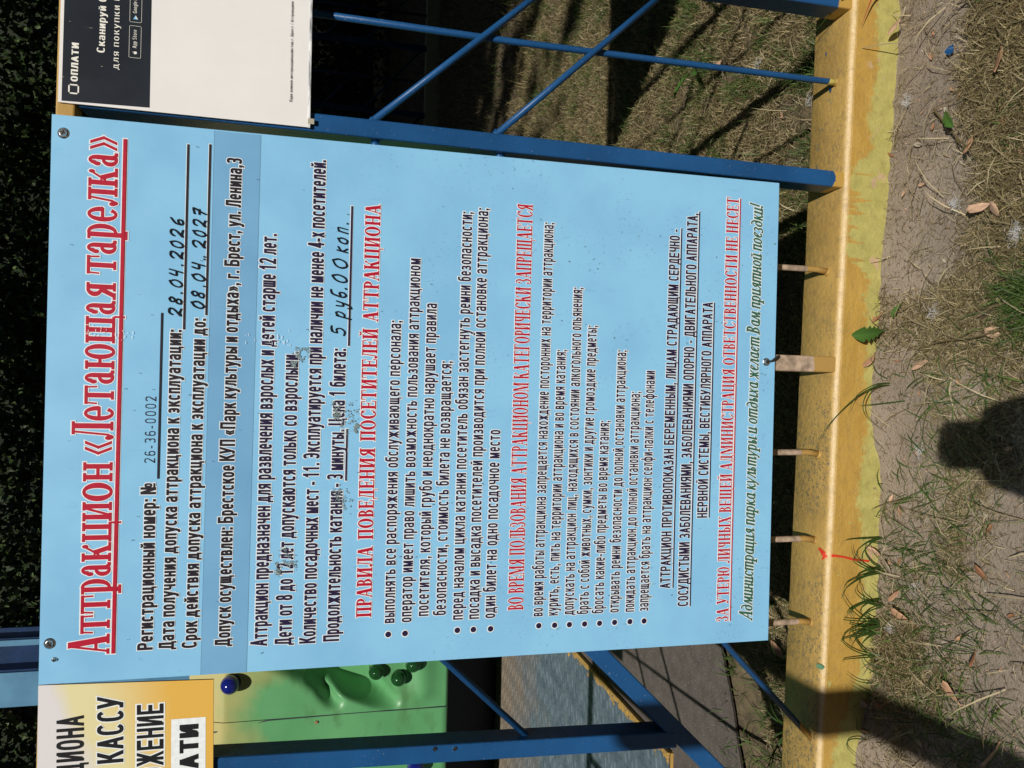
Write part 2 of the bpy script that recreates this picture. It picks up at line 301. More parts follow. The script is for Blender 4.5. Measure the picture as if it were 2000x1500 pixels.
def _italics():
    h, s, T = .64, .10, .04
    st = lambda x, y0=0., y1=None: ('R', x, y0, x+s, h if y1 is None else y1)
    ear = lambda x: ('D', x-.05, h-.10, x+.01, h, .05)
    cup = lambda x, w: ('B', x+w/2, .13, w/2, .13, .05, .05, 180, 360)
    cap = lambda x, w: ('B', x+w/2, h-.13, w/2, .13, .05, .05, 0, 180)
    tail = lambda x: ('D', x, 0, x+.08, .12, .045)
    g = ITA
    g['и'] = ([st(.05), st(.33), cup(.1, .28), ear(.05), tail(.42)], .50)
    g['й'] = (g['и'][0]+[('B', .26, h+.2, .13, .12, .04, .05, 190, 350)], .50)
    g['п'] = ([st(.05), st(.33), cap(.1, .28), ear(.05), tail(.42)], .50)
    g['т'] = ([st(.05), st(.31), st(.57), cap(.1, .26), cap(.36, .26), ear(.05), tail(.66)], .74)
    g['н'] = ([st(.05), st(.33), ('R', .1, h/2-.02, .38, h/2+.02), ear(.05), tail(.42)], .50)
    g['м'] = ([('D', .02, 0, .16, h, .05), ('D', .28, .02, .17, h, .09), ('D', .30, .02, .5, h, .05), st(.48), tail(.57)], .66)
    g['л'] = ([('D', .04, 0, .24, h, .05), ('O', .05, .05, .05), st(.32), ('R', .2, h-.05, .34, h), tail(.41)], .49)
    g['а'] = ([('B', .24, h/2, .2, h/2, .1, T, 0, 360), st(.34), tail(.43)], .51)
    g['о'] = ([('B', .24, h/2, .21, h/2, .1, T, 0, 360)], .48)
    g['с'] = ([('B', .24, h/2, .21, h/2, .1, T, 45, 320), ('O', .36, h*.8, .05)], .43)
    g['е'] = ([('B', .24, h/2, .20, h/2, .1, T, 60, 320), ('D', .13, h*.4, .33, h*.9, .06)], .43)
    g['р'] = ([('R', .06, -.25, .16, h), ('B', .26, h/2, .2, h/2, .1, T, -120, 120), ear(.06), ('R', -.01, -.27, .24, -.23)], .50)
    g['к'] = ([st(.05), ('D', .14, h*.42, .34, h, .05), ('D', .32, 0, .14, h*.55, .09), tail(.40)], .47)
    g['у'] = ([('D', .14, .0, .03, h, .09), ('D', .08, -.2, .42, h, .05), ('O', .06, -.2, .055)], .46)
    g['х'] = ([('D', .28, 0, .10, h, .09), ('D', .03, 0, .38, h, .05)], .45)
    g['ь'] = ([st(.05), ('B', .15, h*.3, .18, h*.3, .09, T, -90, 90), ear(.05)], .40)
    g['ы'] = ([st(.05), ('B', .15, h*.3, .16, h*.3, .09, T, -90, 90), ear(.05), st(.40), tail(.49)], .57)
    g['ц'] = ([st(.05), st(.33), cup(.1, .28), ear(.05), ('D', .40, -.2, .46, .03, .05)], .52)
    g['я'] = ([st(.32), ('B', .32, h*.7, .20, h*.3, .1, T, 90, 270), ('D', .04, 0, .26, h*.45, .06), tail(.41)], .49)
    g['д'] = ([('B', .24, h*.42, .21, h*.42, .1, T, 0, 360), ('B', .16, h*.6, .29, h*.75, .08, .05, -10, 110)], .50)
    g['ж'] = ([('D', .04, 0, .3, h*.5, .06), ('D', .22, h*.5, .06, h, .06), ('R', .28, 0, .37, h), ('D', .52, 0, .36, h*.5, .07), ('D', .38, h*.5, .56, h, .05)], .64)
    g['з'] = ([('B', .15, h*.74, .18, h*.26, .09, T, -90, 130), ('B', .15, h*.2, .2, h*.3, .09, T, -150, 90)], .40)
    g['А'] = ([('D', .02, 0, .42, 1., .05), ('D', .48, 0, .40, 1., .12), ('R', .16, .3, .5, .34), ('R', -.03, 0, .13, .04), ('R', .40, 0, .68, .04)], .68)
    g['В'] = ([('R', .08, 0, .2, 1.), ('R', .0, 0, .2, .04), ('R', 0, .96, .2, 1.), ('B', .2, .755, .25, .245, .11, .04, -90, 90), ('B', .2, .27, .29, .27, .12, .04, -90, 90)], .56)
    g['!'] = ([('R', .08, .27, .16, 1.), ('O', .12, .06, .06)], .26)
_italics()

def _poly(prim, e):
    """-> list of polygons (each a list of xy)"""
    k = prim[0]
    if k == 'R':
        _, a, b, c, d = prim; return [[(a-e, b-e), (c+e, b-e), (c+e, d+e), (a-e, d+e)]]
    if k == 'D':
        _, xa, ya, xb, yb, w = prim
        if ya > yb: xa, ya, xb, yb = xb, yb, xa, ya
        q = (xb-xa)/max(1e-6, yb-ya); m = e*math.sqrt(1+q*q)
        return [[(xa-q*e-m, ya-e), (xa-q*e+w+m, ya-e), (xb+q*e+w+m, yb+e), (xb+q*e-m, yb+e)]]
    if k == 'O':
        _, x, y, r = prim
        return [[(x+(r+e)*math.cos(t*TAU/12), y+(r+e)*math.sin(t*TAU/12)) for t in range(12)]]
    _, cx, cy, rx, ry, wx, wy, a0, a1 = prim
    pw = .78 if k == 'Q' else 1.      # Q: squarer shoulders
    sq = lambda c: math.copysign(abs(c)**pw, c)
    if a1-a0 < 359: a0 -= math.degrees(e/rx)*.6; a1 += math.degrees(e/rx)*.6
    n = max(4, int((a1-a0)/18)); out = []; ring = []
    for i in range(n+1):
        t = math.radians(a0+(a1-a0)*i/n); c, s = sq(math.cos(t)), sq(math.sin(t))
        ring.append(((cx+(rx+e)*c, cy+(ry+e)*s), (cx+max(.01, rx-wx-e)*c, cy+max(.01, ry-wy-e)*s)))
    for i in range(n): out.append([ring[i][0], ring[i+1][0], ring[i+1][1], ring[i][1]])
    return out
SAN = {}
def _sans():
    """narrow grotesque, cap height 1, drawn from the same primitives"""
    def mk(H, w, s, t):
        g = {}; h2 = H/2; m = w/2; r = w-s
        V = lambda x, a=0., b=None: ('R', x, a, x+s, H if b is None else b)
        Hb = lambda x0, x1, y: ('R', x0, y, x1, y+t)
        O = lambda x0, x1, y0, y1, a0=0, a1=360: ('Q', (x0+x1)/2, (y0+y1)/2, (x1-x0)/2, (y1-y0)/2, s, t, a0, a1)
        half = lambda x, y0, y1, rx, a0=-90, a1=90: ('Q', x, (y0+y1)/2, rx, (y1-y0)/2, s, t, a0, a1)
        g['П'] = ([V(0), V(r), Hb(s, r, H-t)], w)
        g['Н'] = ([V(0), V(r), Hb(s, r, h2-t/2)], w)
        g['И'] = ([V(0), V(r), ('D', s-.03, .06*H, r-s*.72+.03, .94*H, s*.72)], w)
        g['Й'] = (g['И'][0]+[('Q', m, H+.22, .12, .13, .05, .07, 185, 355)], w)
        g['Ц'] = ([V(0), V(r), Hb(s, r, 0), ('R', r, 0, w+.06, t), ('R', w, -.18, w+.07, t)], w+.07)
        g['Т'] = ([V(m-s/2, 0, H-t), Hb(0, w, H-t)], w)
        g['Г'] = ([V(0), Hb(s, w*.82, H-t)], w*.84)
        g['Е'] = ([V(0), Hb(s, w, H-t), Hb(s, w*.93, h2-t/2), Hb(s, w, 0)], w)
        g['Ш'] = ([V(0), V(w*.5), V(w*1.0), Hb(s, w, 0)], w+s)
        g['Щ'] = (g['Ш'][0]+[('R', w+s-.01, 0, w+s+.06, t), ('R', w+s, -.18, w+s+.07, t)], w+s+.07)
        g['О'] = ([O(0, w, -.01, H+.01)], w)
        g['С'] = ([O(0, w, -.01, H+.01, 42, 318)], w*.97)
        g['Э'] = ([O(-.02, w-.02, -.01, H+.01, -138, 138), Hb(w*.3, w-s*.6, h2-t/2)], w)
        g['Р'] = ([V(0), Hb(s, w*.55, H-t), Hb(s, w*.55, H*.42), half(w*.55, H*.42, H, w*.45)], w)
        g['Ь'] = ([V(0), Hb(s, w*.55, 0), Hb(s, w*.55, H*.6-t), half(w*.55, 0, H*.6, w*.45)], w)
        g['Ы'] = ([V(0), Hb(s, w*.5, 0), Hb(s, w*.5, H*.6-t), half(w*.48, 0, H*.6, w*.40), V(w*1.04)], w*1.04+s)
        g['Ъ'] = (g['Ь'][0]+[Hb(-w*.15, s, H-t)], w)
        g['Б'] = (g['Ь'][0]+[Hb(s, w*.9, H-t)], w)
        g['В'] = ([V(0), Hb(s, w*.5, 0), Hb(s, w*.5, H-t), Hb(s, w*.5, h2-t/2), half(w*.52, 0, h2+t/2, w*.48), half(w*.5, h2-t/2, H, w*.44)], w)
        g['З'] = ([half(w*.45, h2-t/2, H, w*.45, -90, 150), half(w*.45, 0, h2+t/2, w*.53, -155, 90), Hb(w*.28, w*.5, h2-t/2)], w*.98)
        g['Я'] = ([V(r), Hb(w*.42, r, H-t), Hb(w*.42, r, H*.42), half(w*.45, H*.42, H, w*.45, 90, 270), ('D', 0, 0, w*.38, H*.45, s*1.05)], w)
        g['А'] = ([('D', -.02, 0, m-s*.5, H, s), ('D', w+.02-s, 0, m-s*.5, H, s), Hb(w*.2, w*.8, H*.24)], w+.01)
        g['Л'] = ([V(r), Hb(w*.25, r, H-t), ('D', w*.10, .08, w*.22, H, s*.9), ('R', -.02, 0, w*.24, t*.95)], w)
        g['Д'] = ([V(r-.02, t), Hb(w*.25, r, H-t), ('D', w*.12, t, w*.22, H, s*.9), Hb(-.05, w+.06, 0), ('R', -.05, -.17, .03, t), ('R', w-.02, -.17, w+.06, t)], w+.05)
        g['К'] = ([V(0), ('D', s, h2*.9, w*.66, H, s*1.1), ('D', w-s*.85, 0, s+.02, h2*1.12, s*1.15)], w)
        g['Х'] = ([('D', -.01, 0, w-s*1.1, H, s*1.1), ('D', w-s*1.1+.01, 0, 0, H, s*1.1)], w)
        g['Ж'] = ([V(w*.75-s/2), ('D', 0, 0, w*.55, h2*1.1, s), ('D', w*.55, h2*.9, .02, H, s), ('D', w*1.5-s, 0, w*.95-s, h2*1.1, s), ('D', w*.95-s, h2*.9, w*1.5-s-.02, H, s)], w*1.5)
        g['У'] = ([('D', m-s*.35, .18*H, -.01, H, s), ('D', w*.2, 0, w-s+.01, H, s), ('R', .02, 0, w*.35, t)], w)
        g['Ч'] = ([V(r), V(0, H*.55), ('Q', w*.5, H*.62, w*.5, H*.25, s, t, 180, 275), Hb(w*.45, r, H*.37)], w)
        g['М'] = ([V(0), V(w*1.25-s), ('D', w*.625-s*.5, .0, s*.3, H, s*.95), ('D', w*.625-s*.5, .0, w*1.25-s*1.3, H, s*.95)], w*1.25)
        g['Ю'] = ([V(0), Hb(s, w*.45, h2-t/2), O(w*.4, w*1.38, -.01, H+.01)], w*1.38)
        g['Ф'] = ([V(w*.6-s/2, -.0, H), O(0, w*1.2, H*.12, H*.88)], w*1.2)
        return g
    up = mk(1., .47, .125, .115); SAN.update(up)
    low = mk(.72, .385, .115, .105)
    for c, l in zip('ПНИЙЦТГШЩОСЭЬЫЪВЗЯЛДКХЖЧМЮ', 'пнийцтгшщосэьыъвзялдкхжчмю'): SAN[l] = low[c]
    h, w, s, t = .72, .385, .115, .105
    SAN['У'] = ([('D', .12, .25, -.02, 1, .13), ('D', .06, 0, .36, 1, .12), ('R', -.01, 0, .12, .11)], .47)
    Q = lambda x0, x1, y0, y1, a0=0, a1=360: ('Q', (x0+x1)/2, (y0+y1)/2, (x1-x0)/2, (y1-y0)/2, s, t, a0, a1)
    SAN['а'] = ([('R', w-s, .0, w, h*.7), ('Q', w/2, h*.68, w/2, h*.33, s, t, 0, 160), Q(-.01, w-.01, -.01, h*.58, 95, 330), ('R', w*.4, h*.46, w-s*.5, h*.6)], w+.01)
    SAN['е'] = ([Q(0, w, -.01, h+.01, 0, 318), ('R', s*.5, h*.44, w-.01, h*.44+t)], w)
    SAN['р'] = ([('R', 0, -.27, s, h), Q(0, w, -.01, h+.01)], w)
    SAN['б'] = ([Q(0, w, -.01, .70), ('Q', .2, .62, .2, .36, s, t, 95, 185), ('R', .19, .87, w-.03, .98)], w)
    SAN['у'] = ([('D', .13, 0, -.02, h, .12), ('D', .06, -.22, w-.10, h, .115), ('R', .0, -.26, .13, -.155)], w)
    SAN['ф'] = ([('R', .235, -.27, .345, 1.), Q(0, .58, -.01, h+.01)], .58)
    W = .40
    q = lambda y0, y1, a0, a1, x0=0, x1=W: ('Q', (x0+x1)/2, (y0+y1)/2, (x1-x0)/2, (y1-y0)/2, s, t, a0, a1)
    D = {
     '0': [q(0, 1, 0, 360)], '1': [('R', .17, 0, .29, 1), ('D', .02, .72, .17, .98, .1)],
     '2': [q(.45, 1, -30, 165), ('D', .02, .05, W-.15, .60, .13), ('R', 0, 0, W, .11)],
     '3': [q(.46, 1, -88, 150), q(0, .57, -150, 88), ('R', .14, .46, .22, .57)],
     '4': [('R', W-.17, 0, W-.05, 1), ('D', 0, .24, W-.20, 1, .12), ('R', 0, .22, W+.02, .33)],
     '5': [q(0, .64, -150, 120), ('R', .05, .89, W-.03, 1), ('D', .02, .42, .06, .95, .11)],
     '6': [q(0, .62, 0, 360), ('Q', .2, .5, .2, .5, s, t, 45, 200)],
     '7': [('R', 0, .89, W, 1), ('D', .08, 0, W-.14, .92, .13)],
     '8': [q(0, .56, 0, 360), q(.47, 1, 0, 360, .02, W-.02)],
     '9': [q(.38, 1, 0, 360), ('Q', .2, .5, .2, .5, s, t, -135, 20)],
    }
    for k, v in D.items(): SAN[k] = (v, W)
    SAN['.'] = ([('R', 0, 0, .13, .13)], .13); SAN[','] = ([('R', 0, 0, .13, .13), ('D', .01, -.16, .06, .02, .07)], .13)
    SAN[':'] = ([('R', 0, 0, .13, .13), ('R', 0, .55, .13, .68)], .13)
    SAN[';'] = (SAN[','][0]+[('R', 0, .55, .13, .68)], .13)
    SAN['-'] = ([('R', 0, .28, .24, .39)], .24); SAN['/'] = ([('D', 0, -.03, .2, 1., .08)], .26)
    SAN['"'] = ([('R', 0, .65, .07, 1), ('R', .15, .65, .22, 1)], .22)
    for c, sg in (('«', 1), ('»', -1)):
        o = []
        for k in (0, .17):
            a, b = (.02, .12) if sg > 0 else (.12, .02)
            o += [('D', b+k, .08, a+k, .34, .08), ('D', a+k, .34, b+k, .6, .08)]
        SAN[c] = (o, .38)
    SAN['№'] = (up['Н'][0][:2]+[('D', .32, 0, .02, 1, .13), ('Q', .64, .5, .13, .24, .07, .07, 0, 360), ('R', .52, .05, .77, .12)], .78)
    for a, b in zip('ABCEHKMOPTXaeopcy', 'АВСЕНКМОРТХаеорсу'): SAN[a] = SAN[b]
    S = .47
    SAN['Q'] = (up['О'][0]+[('D', .40, -.08, .24, .25, .1)], .48)
    SAN['R'] = (up['Р'][0]+[('D', .36, 0, .2, .45, .12)], .49)
    SAN['S'] = ([('Q', .23, .74, .21, .27, s, t, 20, 270), ('Q', .23, .27, .22, .28, s, t, -160, 90)], .46)
    SAN['G'] = (up['С'][0]+[('R', .36, .08, .47, .5), ('R', .25, .42, .47, .52)], .48)
    SAN['l'] = ([('R', 0, 0, s, 1)], s)
    SAN['t'] = ([('R', .06, 0, .06+s, .9), ('R', 0, .62, .26, .72), ('R', .06, 0, .26, .1)], .26)
    SAN['r'] = ([('R', 0, 0, s, h), ('R', .05, h-.11, .24, h)], .24)
    SAN['g'] = ([Q(0, w, -.01, h+.01), ('R', w-s, -.15, w, h), ('Q', w/2, -.1, w/2, .17, s, t, 190, 360)], w)
_sans()

class Print:
    """flat print: every primitive a thin sheet a hair above the last, so none share a plane"""
    def __init__(s): s.v = []; s.f = []; s.m = []
    def poly(s, pts, z, mi):
        b = len(s.v); s.v += [(x, -z, y) for x, y in pts]; s.f.append(tuple(range(b, b+len(pts)))); s.m.append(mi)
    def text(s, font, body, x0, x1, z0, h, e=0., halo=0., z1=None, gap=.10, shear=0., depth=.0003, sp=.27, mi=0):
        """lay body from x0 to x1 (metres) on baseline z0..z1, cap height h"""
        z1 = z0 if z1 is None else z1
        pos = []; x = 0.
        for ch in body:
            if ch == ' ': x += sp; continue
            gl = font.get(ch)
            if gl is None: continue
            pos.append((gl[0], x)); x += gl[1]+gap
        tot = (x-gap)*h; k = (x1-x0)/tot; sl = (z1-z0)/(x1-x0)
        for gi, (prims, gx) in enumerate(pos):
            for layer in ((1, 0) if halo > 0 else (0,)):
                for pi, p in enumerate(prims):
                    ex = e+(halo if layer else 0.)
                    for q in _poly(p, ex):
                        pts = []
                        for (a, b) in q:
                            X = x0+(gx+a+shear*b)*h*k; pts.append((X, z0+(X-x0)*sl+b*h))
                        ar = sum(pts[i][0]*pts[(i+1) % len(pts)][1]-pts[(i+1) % len(pts)][0]*pts[i][1] for i in range(len(pts)))
                        if ar < 0: pts.reverse()
                        s.poly(pts, depth+(0 if layer else .00036)+(gi % 2)*.00016+pi*.000018, mi+layer)
        return s
    def rect(s, x0, z0, x1, z1, mi=0, depth=.0003, sl=0.):
        s.poly([(x0, z0), (x1, z0+sl*(x1-x0)), (x1, z1+sl*(x1-x0)), (x0, z1)], depth, mi)
    def disc(s, x, z, r, mi=0, depth=.0003, n=20):
        s.poly([(x+r*math.cos(i*TAU/n), z+r*math.sin(i*TAU/n)) for i in range(n)], depth, mi)
    def pen(s, pts, w, mi=0, depth=.0011, jit=0.):
        """hand-drawn line: a ribbon with round joints"""
        for i in range(len(pts)-1):
            (xa, ya), (xb, yb) = pts[i], pts[i+1]; dx, dy = xb-xa, yb-ya; L = math.hypot(dx, dy) or 1e-9
            nx, ny = -dy/L*w/2, dx/L*w/2
            q = [(xa-nx, ya-ny), (xb-nx, yb-ny), (xb+nx, yb+ny), (xa+nx, ya+ny)]
            s.poly(q, depth+(i % 7)*.00002, mi)
            s.disc(xb, yb, w/2, mi, depth+.00015+(i % 5)*.00002, 8)
        s.disc(pts[0][0], pts[0][1], w/2, mi, depth+.00015, 8)
# ------------------------------------------------------------------ ground, asphalt, kerb
def kz(x): return .091-.025*(x-.115)                 # kerb top height falls gently to the right
def gz(x, y):
    h = .010*noise.noise((x*3.1, y*3.1, 1.7))+.005*noise.noise((x*11, y*11, 4.))+.0024*noise.noise((x*37, y*37, 9.))+(.0022*noise.noise((x*95, y*95, 2.)) if y < .5 else 0)
    if y > 1.2: h += .03*min(1, (y-1.2)/3)*noise.noise((x*.7, y*.7, 3.))
    near = float(np.interp(x, [-.3, -.19, -.08, .11, .275, .30, .356, .45, .60, .80, .96, 1.1], [.034, .032, .004, -.002, -.004, .010, .018, .012, .007, -.006, -.016, -.02]))
    if y < .02: h = h*.55+near*math.exp(-max(0, -y)/.05)+.004*max(0, 1+y/.05)*noise.noise((x*60, 1, 2))
    else: h -= .008
    if x < .45 and y > .3: h = min(h, 0.)-.010
    return h
def lines(a, b, s, lo, hi):
    c = list(np.arange(a, b+s/2, s)); g = s; q = a; L = []
    while q > lo: g *= 1.35; q -= g; L.append(q)
    R = []; g = s; q = b
    while q < hi: g *= 1.35; q += g; R.append(q)
    return np.array(L[::-1]+c+R)
xs = lines(-.6, 1.9, .0085, -120, 120); y1_ = lines(-.40, .0, .0065, -60, .0); ys = np.concatenate([y1_[y1_ < .001], lines(.012, 2.0, .012, .011, 250)[1:]])
gv = np.array([(x, y, gz(x, y)) for y in ys for x in xs]); nx, ny = len(xs), len(ys)
ii, jj = np.meshgrid(np.arange(nx-1), np.arange(ny-1)); a = (jj*nx+ii).ravel(); gf = np.stack([a, a+1, a+nx+1, a+nx], 1)
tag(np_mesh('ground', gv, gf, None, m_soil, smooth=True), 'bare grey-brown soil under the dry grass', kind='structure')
av = []; ax = np.arange(-9, .46, .05)
for x in ax: y0 = .455+.45*(x+.227)+.012*noise.noise((x*9, 0, 0)); y0 = max(y0, .2); av += [(x, y0+.006, -.004), (x, y0, .004), (x, 2.4, .006), (x, 9., .006)]
af = [(4*i+j, 4*i+4+j, 4*i+5+j, 4*i+1+j) for i in range(len(ax)-1) for j in range(3)]
tag(mesh('asphalt_path', av, af, m_asph), 'worn dark asphalt path behind the fence', kind='structure')

prof = [(.0, -.16), (0, -.010)]+[(.011-.011*math.cos(t), -.011+.011*math.sin(t)) for t in np.linspace(.12, math.pi/2, 7)]+[(.094, 0), (.097, -.003), (.097, -.16)]
kv, kf = [], []; kx = np.arange(-2.5, 3.6, .02)
for x in kx:
    w_ = .0012*noise.noise((x*4, 2, 0))
    for (py, pz) in prof: kv.append((x, py+w_+.0005*noise.noise((x*30, pz*40, 0)), kz(x)+pz+.0006*noise.noise((x*14, py*30, 3))))
n = len(prof)
for i in range(len(kx)-1):
    for j in range(n-1): kf.append((i*n+j, i*n+n+j, i*n+n+j+1, i*n+j+1))
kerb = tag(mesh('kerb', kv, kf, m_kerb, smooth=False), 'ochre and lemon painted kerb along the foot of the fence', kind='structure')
kerb.data.polygons.foreach_set('use_smooth', [True]*len(kf))
# the red paint drip over the kerb
rv, rf = [], []
def ribbon(pts, ws):
    b = len(rv)
    for i, p in enumerate(pts):
        p = Vector(p); t = (Vector(pts[min(i+1, len(pts)-1)])-Vector(pts[max(0, i-1)])).normalized(); s = Vector((1, 0, 0)); s = (s-t*s.dot(t)).normalized()*ws[i]/2
        rv.extend([tuple(p-s), tuple(p+s)])
    for i in range(len(pts)-1): rf.append((b+2*i, b+2*i+1, b+2*i+3, b+2*i+2))
zt = kz(.128)+.0012
ribbon([(.134, .021, zt), (.131, .014, zt), (.128, .009, zt-.0002), (.127, .0045, zt-.0035), (.1265, .0003, zt-.009), (.126, -.0014, zt-.016), (.124, -.0014, zt-.030), (.120, -.0014, zt-.045), (.118, -.0014, zt-.060), (.116, -.0014, zt-.076)],
       [.004, .007, .009, .007, .005, .0035, .003, .0035, .003, .0035])
ribbon([(.118, .012, zt), (.122, .008, zt), (.126, .004, zt-.0030)], [.002, .004, .005])
mesh('red_paint_drip', rv, rf, m_red, kerb)
bs = []
for (x, y, r, c) in [(.873, .046, .0042, m_blue), (.716, .052, .0035, m_blue), (.938, .062, .0025, m_blue)]:
    mesh('paint_spot', [(x+r*(1+.3*math.sin(3*t))*math.cos(t), y+r*.8*(1+.2*math.cos(2*t))*math.sin(t), kz(x)+.0012) for t in np.linspace(0, TAU, 14)[:-1]], [tuple(range(13))], c, kerb)
mesh('paint_spot', [(-.048+.004*math.cos(t), .004+.006*math.sin(t), kz(-.05)-.0005+.003*math.sin(t)+.0012) for t in np.linspace(0, TAU, 12)[:-1]], [tuple(range(11))], M('green_spot', (.10, .22, .12), .5).m, kerb)

# ------------------------------------------------------------------ fence that carries the signs
fence = thing('fence', 'blue welded fence of square posts and thin rods rising from the yellow kerb', 'fence', (.4, .03, .09))
def fpar(o): o.parent = fence; o.matrix_parent_inverse = Matrix.Translation((-.4, -.03, -.09)); return o
PY = .0255; PW, PD = .025, .041
def post(xb, zb, xt, zt_, mat): return fpar(bar('post', (xb, PY, zb), (xt, PY, zt_), PW, PD, mat))
post(.7165, kz(.72)-.01, .7265, 1.165, m_blue_post)
post(.4255, kz(.42)-.01, .4255, 1.165, m_cream)
post(-.143, .335, -.118, 1.17, m_blue)
post(.998, kz(1.)-.01, .992, 1.165, m_blue_post)
post(1.575, kz(1.5)-.01, 1.575, 1.165, m_blue_post); post(1.285, kz(1.3)-.01, 1.285, 1.165, m_blue_post)
post(-.43, kz(-.43)-.01, -.43, 1.165, m_blue_post); post(-.71, kz(-.7)-.01, -.71, 1.165, m_blue_post); post(-1.1, kz(-1.1)-.01, -1.1, 1.165, m_blue_post)
fpar(bar('top_rail', (-1.3, .019, 1.190), (1.9, .019, 1.172), .022, .030, m_ochre))
fpar(bar('brace', (-.48, PY, -.02), (.28, PY, .755), .026, .040, m_blue))
R = .0048
for xb, xt, mat in [(.0122, .006, m_cream), (.1441, .142, m_cream), (.2816, .283, m_cream), (.5745, .575, m_cream), (.8805, .874, m_blue_rod), (1.14, 1.14, m_blue_rod), (1.43, 1.43, m_blue_rod), (-.312, -.308, m_blue_rod), (-.9, -.9, m_blue_rod)]:
    fpar(tube('rod', [(xb, .034, kz(xb)-.003), (xb*.93+xt*.07+(.0035 if xb < .7 else 0), .0335, kz(xb)+.02), ((xb+xt)/2, .033, .6), (xt+(.010 if .8 < xb < .9 else 0), .033, 1.175)], [R*1.1, R, R, R], mat, n=10))
    v, f = tube_data([(xb, .034, kz(xb)-.002), (xb, .034, kz(xb)+.004)], [.0085, .0045], 9); fpar(mesh('weld', v, f, m_ochre, smooth=True))
fpar(tube('rod_sleeve', [(.8865, .0335, .895), (.8885, .0335, 1.16)], .0066, m_blue, n=10))
Y1 = .0225
for (a, b, m_) in [((.737, .806), (.985, .529), m_blue), ((.737, .631), (.985, .368), m_blue), ((.710, .802), (.438, .53), m_blue), ((.708, .626), (.438, .355), m_blue),
                ((.41, 1.13), (-.124, .565), m_blue), ((.41, .66), (-.172, .092), m_blue_low), ((1.01, .80), (1.27, .52), m_blue), ((1.01, .63), (1.27, .36), m_blue), ((1.56, .80), (1.30, .52), m_blue),
                ((-.43, .762), (-.152, .972), m_blue), ((-.43, .575), (-.156, .785), m_blue)]:
    fpar(tube('diagonal_rod', [(a[0], Y1, a[1]), ((a[0]+b[0])/2, Y1, (a[1]+b[1])/2), (b[0], Y1, b[1])], R, m_, n=10))
for (x, z) in [(.7075, .800), (.7065, .624), (-.128, .566), (.7385, .803), (.7385, .629)]:
    bm = bmesh.new(); bmesh.ops.create_icosphere(bm, subdivisions=1, radius=.0075); bmesh.ops.scale(bm, vec=(1, .8, 1), verts=bm.verts)
    for v_ in bm.verts: v_.co += Vector((x, Y1, z))+v_.normal*random.uniform(-.0012, .0012)
    fpar(from_bm('weld', bm, m_blue, smooth=True))
for x, z, m_ in [(-.124, .70, m_black), (-.126, .672, m_metal)]:
    v, f = tube_data([(x, .0055, z), (x, .0032, z)], .0028, 10); fpar(mesh('rivet', v, f, m_, smooth=False))

# ------------------------------------------------------------------ information board
board = thing('information_board', 'large light blue ride rules board with red title and dark text', 'sign', (0, 0, BZ))
def slab(name, q, y0, y1, mf, ms, parent):
    """quad outline q (x,z) with its face towards the camera at y0"""
    v = [(x, y0, z) for x, z in q]+[(x, y1, z) for x, z in q]; f = [(0, 1, 2, 3), (7, 6, 5, 4)]+[(i, 4+i, 4+(i+1) % 4, (i+1) % 4) for i in range(4)]
    return mesh(name, v, f, [mf, ms], parent, mi=[0]+[1]*5)
slab('panel', [(0, 0), (.7, 0), (.7, 1.0009), (0, 1.0009)], 0, .0032, m_board, m_white, board)
st_ = mesh('sticker_strip', [(0.0002, -.00012, .9497-BZ), (.6985, -.00012, .9475-BZ), (.6985, -.00012, 1.0042-BZ), (.0002, -.00012, 1.0053-BZ)], [(0, 1, 2, 3)], m_sticker, board)
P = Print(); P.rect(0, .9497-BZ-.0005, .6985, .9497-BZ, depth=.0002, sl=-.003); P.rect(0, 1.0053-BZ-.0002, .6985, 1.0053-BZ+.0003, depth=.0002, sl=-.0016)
mesh('sticker_edge', P.v, P.f, M('edge_shadow', (.10, .25, .40)).m, board)  # shadow of the strip's edges, painted as thin darker lines
def line(font, body, x0, x1, z0, z1, h, inks, e, halo, gap=.10, shear=0., bullet=None, under=None, sp=.27):
    P = Print(); P.text(font, body, x0/1e3, x1/1e3, z0/1e3, h/1e3, e, halo, z1/1e3, gap, shear, sp=sp)
    if bullet:
        bx, bz = bullet[0]/1e3, bullet[1]/1e3; P.disc(bx, bz, .0052, 1, .0004); P.disc(bx, bz, .0040, 0, .0006)
    if under:
        for (a, b, z, hh) in under:
            t = halo*h/1e3*.9; P.rect(a/1e3-t, z/1e3-t, b/1e3+t, (z+hh)/1e3+t, 1, .00028); P.rect(a/1e3, z/1e3, b/1e3, (z+hh)/1e3, 0, .00112)
    return mesh('lettering', P.v, P.f, inks, board, mi=P.m)
RD, DK, NV, GN = [i_red, i_halo], [i_dark, i_halo], [i_navy, i_halo], [i_green, i_halo]
line(SER, 'Аттракцион «Летающая тарелка»', 34.2, 677.8, 922.8, 926.2, 45.7*1.0, RD, .014, .032, gap=.04, under=[(33.8, 677.4, 915.6, 4.2)])
line(SAN, 'Регистрационный номер: №', 36.5, 246.5, 872.8, 873.2, 16.9, DK, .034, .055, gap=.13)
line(SAN, '26-36-0002', 271.8, 356.6, 874.6, 875, 12.7, DK, -.022, 0, gap=.14, under=[(252.3, 462.3, 869.4, 2.2)])
line(SAN, 'Дата получения допуска аттракциона к эксплуатации:', 36.3, 441.2, 847.8, 847.5, 16.9, DK, .034, .055, gap=.13, under=[(442, 678, 843.2, 2.2)])
line(SAN, 'Срок действия допуска аттракциона к эксплуатации до:', 36.1, 456.8, 820.6, 818.8, 16.9, DK, .034, .055, gap=.13, under=[(461.4, 680.5, 817, 2.2)])
line(SAN, 'Допуск осуществлен: Брестское КУП «Парк культуры и отдыха», г. Брест, ул. Ленина,3', 36.5, 665, 780.3, 779.5, 17.5, DK, .034, .055, gap=.13)
